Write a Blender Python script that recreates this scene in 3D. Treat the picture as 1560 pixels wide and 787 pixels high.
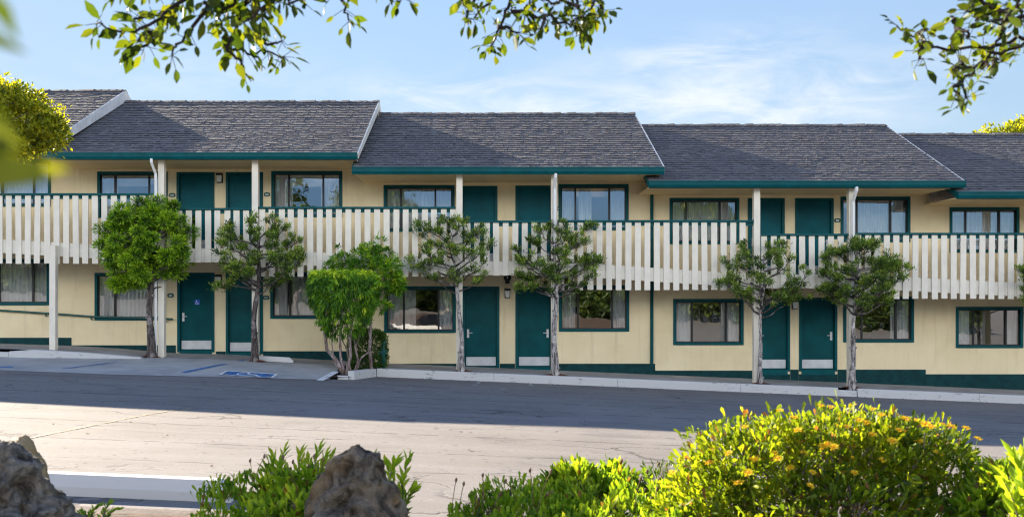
import bpy, math, random
import numpy as np
from mathutils import Vector, Matrix, noise

rnd = random.Random(7)
rng = np.random.default_rng(7)
R = math.radians
scene = bpy.context.scene
for o in list(bpy.data.objects):
    bpy.data.objects.remove(o)
col = scene.collection

# ------------------------------------------------------------------ camera
F, CX, HY, ZC = 1400.0, 740.0, 450.0, 1.6          # focal length in photo pixels, principal column, horizon row, eye height
cam_d = bpy.data.cameras.new('camera')
cam = bpy.data.objects.new('camera', cam_d)
col.objects.link(cam)
cam.location = (0, 0, ZC)
cam.rotation_euler = (R(90), 0, 0)
cam_d.sensor_fit = 'HORIZONTAL'
cam_d.sensor_width = 36.0
cam_d.lens = F / 1560.0 * 36.0
cam_d.shift_x = (780.0 - CX) / 1560.0
cam_d.shift_y = (HY - 393.5) / 1560.0
cam_d.clip_start = 0.05
cam_d.clip_end = 3000
cam_d.dof.use_dof = True
cam_d.dof.focus_distance = 22.0
cam_d.dof.aperture_fstop = 4.5
scene.camera = cam

# ------------------------------------------------------------------ light
SUN_AZ = R(-45)                                     # from the view axis, towards the left
SUN_EL = math.atan(0.583 * math.cos(SUN_AZ))
sd = bpy.data.lights.new('sun', 'SUN')
sd.energy = 5.0
sd.angle = R(0.5)
sd.color = (1.0, 0.875, 0.71)
sun = bpy.data.objects.new('sun', sd)
col.objects.link(sun)
to_sun = Vector((math.sin(SUN_AZ) * math.cos(SUN_EL), math.cos(SUN_AZ) * math.cos(SUN_EL), math.sin(SUN_EL)))
sun.rotation_euler = to_sun.to_track_quat('Z', 'Y').to_euler()
sun.location = (-10, 40, 40)

world = bpy.data.worlds.new('World')
scene.world = world
world.use_nodes = True
wt = world.node_tree
wt.nodes.clear()


class NB:
    """tiny helper to write node expressions"""
    def __init__(s, tree):
        s.t = tree

    def n(s, typ, **kw):
        nd = s.t.nodes.new(typ)
        for k, v in kw.items():
            setattr(nd, k, v)
        return nd

    def put(s, sock, v):
        if hasattr(v, 'is_linked') or hasattr(v, 'links'):
            s.t.links.new(v, sock)
        elif isinstance(v, (tuple, list)) and sock.type == 'RGBA' and len(v) == 3:
            sock.default_value = (*v, 1)
        else:
            sock.default_value = v

    def m(s, op, a, b=0.0, c=0.0):
        nd = s.n('ShaderNodeMath', operation=op)
        for i, v in enumerate((a, b, c)):
            s.put(nd.inputs[i], v)
        return nd.outputs[0]

    def mix(s, f, a, b, mode='MIX'):
        nd = s.n('ShaderNodeMix', data_type='RGBA', blend_type=mode)
        s.put(nd.inputs[0], f)
        s.put(nd.inputs[6], a)
        s.put(nd.inputs[7], b)
        return nd.outputs[2]

    def ramp(s, f, a, b):
        nd = s.n('ShaderNodeMapRange')
        nd.interpolation_type = 'SMOOTHSTEP'
        s.put(nd.inputs[0], f)
        nd.inputs[1].default_value = a
        nd.inputs[2].default_value = b
        return nd.outputs[0]

    def noise(s, vec, scale, detail=4, rough=0.55, dist=0.0):
        nd = s.n('ShaderNodeTexNoise')
        if vec is not None:
            s.put(nd.inputs['Vector'], vec)
        nd.inputs['Scale'].default_value = scale
        nd.inputs['Detail'].default_value = detail
        nd.inputs['Roughness'].default_value = rough
        nd.inputs['Distortion'].default_value = dist
        return nd.outputs[0]

    def mapping(s, vec, scale=(1, 1, 1), rot=(0, 0, 0), loc=(0, 0, 0)):
        nd = s.n('ShaderNodeMapping')
        s.put(nd.inputs[0], vec)
        nd.inputs['Location'].default_value = loc
        nd.inputs['Rotation'].default_value = rot
        nd.inputs['Scale'].default_value = scale
        return nd.outputs[0]

    def comb(s, x, y, z=0.0):
        nd = s.n('ShaderNodeCombineXYZ')
        for i, v in enumerate((x, y, z)):
            s.put(nd.inputs[i], v)
        return nd.outputs[0]


W = NB(wt)
FILL_COL = (9.8, 9.8, 9.7)  # colour of the added fill light in the sky behind the camera
sky = W.n('ShaderNodeTexSky', sky_type='NISHITA')
sky.sun_disc = False
sky.sun_elevation = SUN_EL
sky.sun_rotation = SUN_AZ
sky.altitude = 0
sky.air_density = 1.0
sky.dust_density = 0.1
sky.ozone_density = 2.5
tc = W.n('ShaderNodeTexCoord').outputs['Generated']
sp = W.n('ShaderNodeSeparateXYZ')
wt.links.new(tc, sp.inputs[0])
yy = W.m('MAXIMUM', sp.outputs[1], 0.12)
u = W.m('DIVIDE', sp.outputs[0], yy)
v = W.m('DIVIDE', sp.outputs[2], yy)


def cloud_blob(cx, cy, rx, ry, tilt):
    a = (cx - CX) / F
    b = (HY - cy) / F
    du, dv = W.m('SUBTRACT', u, a), W.m('SUBTRACT', v, b)
    c, s_ = math.cos(tilt), math.sin(tilt)
    p = W.m('ADD', W.m('MULTIPLY', du, c * F / rx), W.m('MULTIPLY', dv, s_ * F / rx))
    q = W.m('ADD', W.m('MULTIPLY', du, -s_ * F / ry), W.m('MULTIPLY', dv, c * F / ry))
    r2 = W.m('ADD', W.m('MULTIPLY', p, p), W.m('MULTIPLY', q, q))
    return W.m('POWER', 2.718, W.m('MULTIPLY', r2, -1.0))


uv = W.comb(u, v)
wisp = W.noise(W.mapping(uv, (5, 17, 1), (0, 0, R(-17))), 1.5, 8, 0.62, 0.7)
wisp2 = W.noise(W.mapping(uv, (3, 7, 1), (0, 0, R(-10))), 2.0, 5, 0.6, 1.2)
mask = cloud_blob(705, 150, 150, 40, R(4))
for args in ((1050, 150, 190, 50, R(10)), (1290, 140, 190, 38, R(14)), (1080, 75, 150, 30, R(8)), (980, 180, 400, 28, R(0)), (330, 120, 260, 40, 0)):
    mask = W.m('ADD', mask, W.m('MULTIPLY', cloud_blob(*args), 0.9 if args[0] > 400 else 0.35))
cl = W.m('MULTIPLY', W.ramp(W.m('ADD', W.m('MULTIPLY', wisp, 0.65), W.m('MULTIPLY', wisp2, 0.35)), 0.36, 0.68), W.m('MINIMUM', mask, 1.0))
SKY_S = 0.13
# sky radiance is compressed so glare round the sun doesn't outshine the rest
lum = W.n('ShaderNodeRGBToBW')
wt.links.new(sky.outputs[0], lum.inputs[0])
den = W.m('ADD', 1.0, W.m('MULTIPLY', lum.outputs[0], SKY_S / 0.255))
vm = W.n('ShaderNodeVectorMath', operation='DIVIDE')
wt.links.new(sky.outputs[0], vm.inputs[0])
wt.links.new(W.comb(den, den, den), vm.inputs[1])
cloud_col = (2.1, 2.15, 2.22)
veil = W.mix(W.m('MULTIPLY', W.m('SUBTRACT', 1.0, W.ramp(sp.outputs[2], 0.22, 0.55)), 0.25), vm.outputs[0], (1.5, 1.65, 1.8))
veil = W.mix(W.ramp(sp.outputs[2], 0.30, 0.60), veil, (0.50, 0.75, 1.05), 'MULTIPLY')
skyc = W.mix(W.m('MULTIPLY', cl, 0.78), veil, cloud_col)
# added fill light: bright cloud-like band low in the unseen sky behind the camera
fill_noise = W.noise(W.mapping(tc, (2.2, 2.2, 4.0)), 1.3, 7, 0.6, 0.5)
back = W.ramp(W.m('MULTIPLY', sp.outputs[1], -1.0), -0.05, 0.45)
elev = W.m('MULTIPLY', W.ramp(sp.outputs[2], 0.11, 0.19), W.m('SUBTRACT', 1.0, W.ramp(sp.outputs[2], 0.30, 0.55)))
fill_mask = W.m('MULTIPLY', W.m('MULTIPLY', back, elev), W.ramp(fill_noise, 0.30, 0.55))
lowback = W.m('MULTIPLY', W.ramp(W.m('MULTIPLY', sp.outputs[1], -1.0), 0.1, 0.5), W.m('SUBTRACT', 1.0, W.ramp(sp.outputs[2], 0.15, 0.3)))
skyc = W.mix(lowback, skyc, (0.62, 0.85, 1.2), 'MULTIPLY')
skyc = W.mix(fill_mask, skyc, FILL_COL)
bg = W.n('ShaderNodeBackground')
wt.links.new(skyc, bg.inputs[0])
bg.inputs[1].default_value = SKY_S
wo = W.n('ShaderNodeOutputWorld')
wt.links.new(bg.outputs[0], wo.inputs[0])

scene.view_settings.view_transform = 'Standard'
scene.view_settings.look = 'None'
scene.view_settings.exposure = 1.95
scene.view_settings.gamma = 1
scene.view_settings.use_curve_mapping = False
scene.render.engine = 'CYCLES'
scene.cycles.max_bounces = 8
scene.cycles.transparent_max_bounces = 12
scene.cycles.use_denoising = True
scene.cycles.filter_width = 1.15
scene.cycles.sample_clamp_indirect = 8


# ------------------------------------------------------------------ materials
def material(name):
    m = bpy.data.materials.new(name)
    m.use_nodes = True
    t = m.node_tree
    t.nodes.clear()
    n = NB(t)
    out = n.n('ShaderNodeOutputMaterial')
    return m, n, out


def principled(n, out, color, rough=0.6, spec=0.4, metal=0.0, bump=None, bump_d=0.01, bump_s=0.5):
    p = n.n('ShaderNodeBsdfPrincipled')
    n.put(p.inputs['Base Color'], color)
    n.put(p.inputs['Roughness'], rough)
    n.put(p.inputs['Specular IOR Level'], spec)
    n.put(p.inputs['Metallic'], metal)
    if bump is not None:
        b = n.n('ShaderNodeBump')
        b.inputs['Strength'].default_value = bump_s
        b.inputs['Distance'].default_value = bump_d
        n.put(b.inputs['Height'], bump)
        n.t.links.new(b.outputs[0], p.inputs['Normal'])
    n.t.links.new(p.outputs[0], out.inputs[0])
    return p


def obco(n):
    return n.n('ShaderNodeTexCoord').outputs['Object']


def paint(name, c, rough=0.5, var=0.12, scale=3.0, bump=0.3, bump_scale=60, bump_d=0.004, dirt=0.0, dirtc=(0.2, 0.18, 0.15), spec=0.35):
    m, n, out = material(name)
    co = obco(n)
    a = n.noise(co, scale, 6, 0.6)
    d = tuple(x * (1 - var * 2) for x in c)
    colr = n.mix(n.ramp(a, 0.3, 0.7), d, c)
    if dirt:
        streak = n.noise(n.mapping(co, (9, 9, 0.9)), 1.5, 6, 0.65)
        colr = n.mix(n.m('MULTIPLY', n.ramp(streak, 0.52, 0.8), dirt), colr, dirtc)
    principled(n, out, colr, rough, spec, 0, n.noise(co, bump_scale, 3), bump_d, bump)
    return m


M = {}
M['stucco'] = paint('cream stucco', (0.80, 0.655, 0.405), 0.9, 0.05, 1.3, 0.6, 45, 0.008, 0.22, (0.5, 0.39, 0.24))
def mat_stucco():
    m, n, out = material('cream stucco')
    co = obco(n)
    a = n.noise(co, 1.1, 6, 0.6, 0.4)
    c = n.mix(n.ramp(a, 0.3, 0.7), (0.79, 0.66, 0.415), (0.865, 0.735, 0.485))
    st = n.noise(n.mapping(co, (3.2, 3.2, 0.22)), 2.0, 7, 0.65)
    c = n.mix(n.m('MULTIPLY', n.ramp(st, 0.5, 0.75), 0.38), c, (0.55, 0.44, 0.28))
    b = n.noise(co, 6.5, 4, 0.6)
    c = n.mix(n.m('MULTIPLY', n.ramp(b, 0.60, 0.75), 0.22), c, (0.86, 0.74, 0.52))
    sp_ = n.noise(co, 22, 2)
    c = n.mix(n.m('MULTIPLY', n.ramp(sp_, 0.70, 0.76), 0.35), c, (0.33, 0.27, 0.18))
    h = n.m('ADD', n.m('MULTIPLY', n.noise(co, 16, 4, 0.65, 1.0), 1.0), n.m('MULTIPLY', n.noise(co, 70, 2), 0.3))
    principled(n, out, c, 0.92, 0.2, 0, h, 0.02, 0.55)
    return m


M['stucco'] = mat_stucco()
M['soffit'] = paint('cream soffit paint', (0.85, 0.68, 0.41), 0.8, 0.04, 2, 0.2, 40, 0.004)
M['teal'] = paint('dark teal paint', (0.001, 0.088, 0.100), 0.4, 0.12, 4, 0.15, 50, 0.003, spec=0.14)
M['teal_door'] = paint('teal door paint', (0.0008, 0.078, 0.088), 0.45, 0.15, 2.2, 0.15, 30, 0.003, spec=0.12)
M['dado'] = paint('dark green base paint', (0.003, 0.050, 0.055), 0.6, 0.2, 5, 0.4, 45, 0.006, 0.2, (0.03, 0.05, 0.05), spec=0.15)
M['picket'] = paint('cream white wood paint', (0.80, 0.745, 0.625), 0.55, 0.05, 3, 0.25, 30, 0.003, 0.30, (0.48, 0.43, 0.36))
M['beam'] = paint('weathered cream beam paint', (0.76, 0.71, 0.60), 0.6, 0.06, 2, 0.25, 30, 0.004, 0.35, (0.42, 0.37, 0.30))
M['white'] = paint('white gloss metal', (0.80, 0.80, 0.78), 0.35, 0.04, 5, 0.05)
M['board'] = paint('weathered white board', (0.80, 0.77, 0.71), 0.7, 0.1, 3, 0.5, 25, 0.006, 0.6, (0.45, 0.42, 0.38))
M['bronze'] = paint('dark bronze aluminium', (0.018, 0.020, 0.022), 0.4, 0.1, 5, 0.05)
M['steel'] = paint('brushed steel plate', (0.62, 0.63, 0.64), 0.38, 0.08, 6, 0.1, 60, 0.002, 0.25, (0.4, 0.4, 0.4))
M['blind'] = paint('white roller blind', (0.75, 0.72, 0.66), 0.8, 0.03)
M['lens'] = paint('frosted lamp glass', (0.75, 0.74, 0.70), 0.3, 0.02)
M['black'] = paint('black metal', (0.012, 0.012, 0.013), 0.45, 0.1)
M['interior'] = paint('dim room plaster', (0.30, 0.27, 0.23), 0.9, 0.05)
M['blue_sign'] = paint('blue sign', (0.02, 0.11, 0.52), 0.4, 0.02)
M['sign_white'] = paint('sign white', (0.8, 0.8, 0.8), 0.5, 0.02)
M['soil'] = paint('brown soil', (0.12, 0.075, 0.045), 1.0, 0.3, 9, 1.0, 14, 0.03)
M['mulch'] = paint('red brown mulch', (0.16, 0.045, 0.025), 1.0, 0.3, 20, 1.0, 40, 0.02)
M['timber'] = paint('dark edging timber', (0.13, 0.095, 0.075), 0.85, 0.25, 4, 0.6, 25, 0.01)
M['teal_door_upper'] = paint('skylit teal door paint', (0.0008, 0.100, 0.128), 0.45, 0.15, 2.2, 0.15, 30, 0.003, spec=0.12)  # lower door paint made brighter and bluer to stand for sky light
M['teal_pipe'] = paint('green pipe paint', (0.01, 0.10, 0.085), 0.45, 0.15, 8, 0.1)
M['roof_red'] = paint('red clay tile', (0.32, 0.075, 0.04), 0.8, 0.15, 6, 0.5, 12, 0.03)
M['house_white'] = paint('white house plaster', (0.75, 0.73, 0.68), 0.9, 0.05)


def mat_curtain():
    m, n, out = material('pale curtain')
    co = obco(n)
    w = n.noise(n.mapping(co, (14, 1, 0.4)), 2, 3)
    colr = n.mix(w, (0.78, 0.79, 0.80), (0.90, 0.90, 0.90))
    d = n.n('ShaderNodeBsdfDiffuse')
    t = n.n('ShaderNodeBsdfTranslucent')
    n.put(d.inputs[0], colr)
    n.put(t.inputs[0], colr)
    mx = n.n('ShaderNodeMixShader')
    mx.inputs[0].default_value = 0.25
    n.t.links.new(d.outputs[0], mx.inputs[1])
    n.t.links.new(t.outputs[0], mx.inputs[2])
    n.t.links.new(mx.outputs[0], out.inputs[0])
    return m


M['curtain'] = mat_curtain()


def mat_glass():
    m, n, out = material('window glass')
    co = obco(n)
    g = n.n('ShaderNodeBsdfAnisotropic') if False else n.n('ShaderNodeBsdfGlossy')
    g.inputs['Roughness'].default_value = 0.01
    n.put(g.inputs[0], (0.92, 0.95, 0.96))
    b = n.n('ShaderNodeBump')
    b.inputs['Strength'].default_value = 0.12
    b.inputs['Distance'].default_value = 0.02
    n.put(b.inputs['Height'], n.noise(co, 1.6, 2))
    n.t.links.new(b.outputs[0], g.inputs['Normal'])
    t = n.n('ShaderNodeBsdfTransparent')
    n.put(t.inputs[0], (0.93, 0.96, 0.97))
    fr = n.n('ShaderNodeFresnel')
    fr.inputs[0].default_value = 1.5
    f = n.m('MINIMUM', n.m('ADD', n.m('MULTIPLY', fr.outputs[0], 2.0), 0.19), 0.95)
    mx = n.n('ShaderNodeMixShader')
    n.put(mx.inputs[0], f)
    n.t.links.new(t.outputs[0], mx.inputs[1])
    n.t.links.new(g.outputs[0], mx.inputs[2])
    n.t.links.new(mx.outputs[0], out.inputs[0])
    return m


M['glass'] = mat_glass()


def mat_shakes():
    m, n, out = material('weathered wood shakes')
    co = obco(n)
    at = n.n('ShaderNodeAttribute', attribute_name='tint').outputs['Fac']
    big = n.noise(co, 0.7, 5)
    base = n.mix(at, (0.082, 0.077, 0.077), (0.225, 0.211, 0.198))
    base = n.mix(n.ramp(at, 0.0, -0.2), base, (0.016, 0.016, 0.019))  # near-black butts: the shade line of each course put into the colour
    base = n.mix(n.m('MULTIPLY', n.ramp(big, 0.42, 0.72), 0.45), base, (0.085, 0.082, 0.095))
    grain = n.noise(n.mapping(co, (40, 3, 3)), 3, 5)
    base = n.mix(n.m('MULTIPLY', n.ramp(grain, 0.45, 0.75), 0.2), base, (0.33, 0.31, 0.30))
    principled(n, out, base, 0.9, 0.2, 0, grain, 0.01, 0.6)
    return m


M['shake'] = mat_shakes()


def mat_asphalt():
    m, n, out = material('old grey asphalt')
    co = obco(n)
    fine = n.noise(co, 55, 3, 0.7)
    blotch = n.noise(co, 0.35, 6, 0.6, 0.6)
    streak = n.noise(n.mapping(co, (0.25, 2.2, 1)), 1.2, 7, 0.65, 0.4)
    c = n.mix(n.ramp(blotch, 0.3, 0.7), (0.180, 0.162, 0.143), (0.228, 0.207, 0.183))
    c = n.mix(n.m('MULTIPLY', n.ramp(streak, 0.42, 0.66), 0.38), c, (0.275, 0.257, 0.24))
    c = n.mix(n.m('MULTIPLY', n.ramp(fine, 0.4, 0.75), 0.4), c, (0.11, 0.103, 0.10))
    spots = n.noise(co, 9.0, 2, 0.5)
    c = n.mix(n.m('MULTIPLY', n.ramp(spots, 0.66, 0.71), 0.7), c, (0.10, 0.09, 0.085))

    oil = n.noise(n.mapping(co, (0.55, 0.8, 1)), 1.0, 5, 0.5, 0.3)
    c = n.mix(n.m('MULTIPLY', n.ramp(oil, 0.60, 0.72), 0.38), c, (0.10, 0.093, 0.088))
    grit = n.noise(co, 26.0, 2, 0.5)
    c = n.mix(n.m('MULTIPLY', n.ramp(grit, 0.66, 0.72), 0.5), c, (0.36, 0.33, 0.30))

    def crack(vec, scale, w, keep_scale, lo, hi):
        vor = n.n('ShaderNodeTexVoronoi', feature='DISTANCE_TO_EDGE')
        n.put(vor.inputs['Vector'], vec)
        vor.inputs['Scale'].default_value = scale
        e = n.m('SUBTRACT', 1.0, n.ramp(vor.outputs['Distance'], 0.0, w))
        return n.m('MULTIPLY', e, n.ramp(n.noise(co, keep_scale, 3), lo, hi))

    warp = n.n('ShaderNodeVectorMath', operation='ADD')
    nz = n.n('ShaderNodeTexNoise')
    n.put(nz.inputs['Vector'], co)
    nz.inputs['Scale'].default_value = 1.3
    nz.inputs['Detail'].default_value = 6
    n.t.links.new(co, warp.inputs[0])
    n.t.links.new(nz.outputs['Color'], warp.inputs[1])
    wv = warp.outputs[0]
    k = crack(n.mapping(wv, (0.30, 0.8, 1)), 1.0, 0.022, 0.5, 0.46, 0.58)
    k2 = crack(n.mapping(wv, (0.9, 1.5, 1)), 1.1, 0.026, 0.8, 0.54, 0.64)
    # long seams of the paving lanes, nearly parallel to the building
    sxyz = n.n('ShaderNodeSeparateXYZ')
    n.t.links.new(co, sxyz.inputs[0])
    wob = n.m('MULTIPLY', n.m('SUBTRACT', n.noise(n.mapping(co, (0.5, 0.01, 1)), 1.0, 6), 0.5), 0.16)
    yv = n.m('ADD', sxyz.outputs[1], wob)
    seam = None
    for yy_, w_ in ((11.9, 0.05), (10.3, 0.035), (9.0, 0.022), (15.6, 0.06), (17.4, 0.05), (19.0, 0.05)):
        d = n.m('ABSOLUTE', n.m('SUBTRACT', yv, yy_))
        s1 = n.m('SUBTRACT', 1.0, n.ramp(d, w_ * 0.4, w_ * 1.3))
        seam = s1 if seam is None else n.m('MAXIMUM', seam, s1)
    seam = n.m('MULTIPLY', seam, n.ramp(n.noise(n.mapping(co, (1.5, 0.3, 1)), 2.0, 5), 0.36, 0.58))
    allc = n.m('MAXIMUM', n.m('MAXIMUM', k, n.m('MULTIPLY', k2, 0.8)), n.m('MULTIPLY', seam, 0.9))
    c = n.mix(n.m('MULTIPLY', allc, 0.62), c, (0.045, 0.038, 0.034))
    h = n.m('SUBTRACT', n.m('MULTIPLY', fine, 0.35), allc)
    principled(n, out, c, 0.9, 0.25, 0, h, 0.012, 0.6)
    return m


M['asphalt'] = mat_asphalt()


def mat_concrete(name, c0, c1, paintc=None, w0=0.34, w1=0.5):
    m, n, out = material(name)
    co = obco(n)
    f = n.noise(co, 70, 3, 0.7)
    b = n.noise(co, 0.9, 7, 0.65, 0.5)
    st = n.noise(n.mapping(co, (0.5, 2.5, 1)), 2.0, 6)
    c = n.mix(n.ramp(b, 0.3, 0.7), c0, c1)
    c = n.mix(n.m('MULTIPLY', n.ramp(st, 0.5, 0.75), 0.4), c, tuple(x * 0.6 for x in c0))
    if paintc:
        wear = n.noise(n.mapping(co, (2.0, 3, 6)), 2.2, 8, 0.7)
        c = n.mix(n.ramp(wear, w0, w1), c, paintc)
    principled(n, out, c, 0.85, 0.3, 0, f, 0.006, 0.4)
    return m


M['concrete'] = mat_concrete('grey concrete', (0.26, 0.26, 0.25), (0.40, 0.39, 0.37))
M['slab'] = mat_concrete('worn slab concrete', (0.33, 0.33, 0.32), (0.47, 0.46, 0.43))
M['kerb'] = mat_concrete('kerb with worn white paint', (0.20, 0.20, 0.195), (0.30, 0.295, 0.29), (0.54, 0.54, 0.53), 0.31, 0.43)
M['stop'] = mat_concrete('white painted concrete', (0.35, 0.34, 0.32), (0.5, 0.49, 0.46), (0.60, 0.59, 0.57), 0.24, 0.36)


def mat_marking(name, colr, thr=0.5):
    m, n, out = material(name)
    co = obco(n)
    wear = n.noise(co, 7, 8, 0.7)
    p = n.n('ShaderNodeBsdfPrincipled')
    n.put(p.inputs['Base Color'], colr)
    p.inputs['Roughness'].default_value = 0.7
    t = n.n('ShaderNodeBsdfTransparent')
    mx = n.n('ShaderNodeMixShader')
    n.put(mx.inputs[0], n.ramp(wear, thr - 0.06, thr + 0.03))
    n.t.links.new(t.outputs[0], mx.inputs[1])
    n.t.links.new(p.outputs[0], mx.inputs[2])
    n.t.links.new(mx.outputs[0], out.inputs[0])
    return m


M['mark_blue'] = mat_marking('worn blue paint', (0.03, 0.17, 0.42), 0.47)
M['mark_white'] = mat_marking('worn white paint', (0.75, 0.75, 0.73), 0.42)
M['mark_faint'] = mat_marking('nearly gone white paint', (0.6, 0.6, 0.58), 0.55)
M['mark_yellow'] = mat_marking('faded yellow paint', (0.36, 0.27, 0.14), 0.5)


def mat_bark(name, c0, c1, c2):
    m, n, out = material(name)
    co = obco(n)
    a = n.noise(n.mapping(co, (10, 10, 2.6)), 2.2, 7, 0.65, 0.6)
    b = n.noise(co, 5.5, 5, 0.6)
    c = n.mix(n.ramp(a, 0.36, 0.66), c0, c1)
    c = n.mix(n.ramp(b, 0.50, 0.66), c, c2)
    principled(n, out, c, 0.9, 0.2, 0, a, 0.03, 0.9)
    return m


M['bark_dark'] = mat_bark('dark scaly bark', (0.035, 0.028, 0.026), (0.15, 0.125, 0.115), (0.30, 0.27, 0.26))
M['bark_pale'] = mat_bark('pale flaking bark', (0.06, 0.05, 0.05), (0.50, 0.46, 0.44), (0.60, 0.56, 0.53))
M['bark_shrub'] = mat_bark('grey brown stem bark', (0.10, 0.07, 0.06), (0.34, 0.27, 0.25), (0.42, 0.36, 0.34))
M['twig'] = mat_bark('dark twig bark', (0.02, 0.015, 0.015), (0.06, 0.045, 0.04), (0.09, 0.07, 0.06))


def mat_leaf(name, c0, c1, c2, trans=0.4, rough=0.45, tc=1.6, dead=False):
    m, n, out = material(name)
    at = n.n('ShaderNodeAttribute', attribute_name='tint').outputs['Fac']
    r = n.n('ShaderNodeValToRGB')
    r.color_ramp.elements[0].color = (*c0, 1)
    r.color_ramp.elements[1].color = (*c2, 1)
    e = r.color_ramp.elements.new(0.5)
    e.color = (*c1, 1)
    if dead:
        r.color_ramp.elements[0].position = 0.03
        e2 = r.color_ramp.elements.new(0.0)
        e2.color = (0.20, 0.10, 0.04, 1)
    n.t.links.new(at, r.inputs[0])
    p = n.n('ShaderNodeBsdfPrincipled')
    n.t.links.new(r.outputs[0], p.inputs['Base Color'])
    p.inputs['Roughness'].default_value = rough
    p.inputs['Specular IOR Level'].default_value = 0.35
    t = n.n('ShaderNodeBsdfTranslucent')
    yl = n.mix(1.0, r.outputs[0], (tc * 1.15, tc * 1.0, tc * 0.35), 'MULTIPLY')
    n.put(t.inputs[0], yl)
    mx = n.n('ShaderNodeMixShader')
    mx.inputs[0].default_value = trans
    n.t.links.new(p.outputs[0], mx.inputs[1])
    n.t.links.new(t.outputs[0], mx.inputs[2])
    n.t.links.new(mx.outputs[0], out.inputs[0])
    return m


M['leaf_dense'] = mat_leaf('green needle tufts', (0.02, 0.055, 0.004), (0.10, 0.24, 0.010), (0.36, 0.54, 0.02), 0.25)
M['leaf_olive'] = mat_leaf('olive needle tufts', (0.03, 0.065, 0.010), (0.12, 0.215, 0.026), (0.40, 0.50, 0.065), 0.25)
M['leaf_strap'] = mat_leaf('bright strap leaves', (0.02, 0.08, 0.005), (0.14, 0.34, 0.014), (0.62, 0.76, 0.03), 0.25)
M['leaf_hedge'] = mat_leaf('dark clipped leaves', (0.02, 0.06, 0.008), (0.05, 0.12, 0.012), (0.10, 0.2, 0.02), 0.3)
M['leaf_bush'] = mat_leaf('yellow green bush leaves', (0.045, 0.09, 0.010), (0.17, 0.25, 0.016), (0.42, 0.46, 0.03), 0.54, dead=True)
M['leaf_ground'] = mat_leaf('fresh green leaves', (0.06, 0.135, 0.014), (0.21, 0.345, 0.024), (0.46, 0.53, 0.05), 0.58, dead=True)
M['leaf_over'] = mat_leaf('overhanging oak leaves', (0.02, 0.045, 0.005), (0.060, 0.10, 0.008), (0.16, 0.19, 0.012), 0.55)
M['leaf_crown'] = mat_leaf('golden green crown leaves', (0.06, 0.10, 0.01), (0.27, 0.31, 0.018), (0.58, 0.54, 0.03), 0.5)
M['leaf_far'] = mat_leaf('far tree leaves', (0.02, 0.045, 0.01), (0.05, 0.09, 0.015), (0.14, 0.17, 0.02), 0.35)
M['petal'] = mat_leaf('yellow orange petals', (0.92, 0.42, 0.006), (0.95, 0.62, 0.01), (0.95, 0.72, 0.03), 0.45, 0.6, 1.2)
M['dry'] = mat_leaf('dry brown seed heads', (0.12, 0.06, 0.035), (0.22, 0.13, 0.08), (0.35, 0.24, 0.15), 0.2, 0.8, 1.0)


def mat_rock(name, c0, c1, c2):
    m, n, out = material(name)
    co = obco(n)
    a = n.noise(co, 9, 9, 0.72, 0.8)
    b = n.noise(co, 4, 5, 0.6, 0.5)
    s = n.noise(co, 34, 4, 0.7)
    c = n.mix(n.ramp(a, 0.35, 0.65), c0, c1)
    c = n.mix(n.m('MULTIPLY', n.ramp(b, 0.5, 0.66), 0.8), c, c2)
    c = n.mix(n.m('MULTIPLY', n.ramp(s, 0.55, 0.72), 0.5), c, (0.42, 0.38, 0.33))
    h = n.m('ADD', n.m('MULTIPLY', a, 1.0), n.m('MULTIPLY', s, 0.3))
    principled(n, out, c, 0.9, 0.25, 0, h, 0.045, 1.0)
    return m


M['rock'] = mat_rock('dark lichen rock', (0.035, 0.028, 0.021), (0.30, 0.245, 0.18), (0.34, 0.22, 0.10))
M['rock_grey'] = mat_rock('grey speckled rock', (0.05, 0.044, 0.037), (0.38, 0.34, 0.28), (0.26, 0.21, 0.15))
M['rock_tan'] = mat_rock('tan rock', (0.38, 0.27, 0.13), (0.52, 0.39, 0.22), (0.45, 0.35, 0.22))

# ------------------------------------------------------------------ builders
ORIG = {}


def root_of(o):
    while o.parent is not None:
        o = o.parent
    return o


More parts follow.
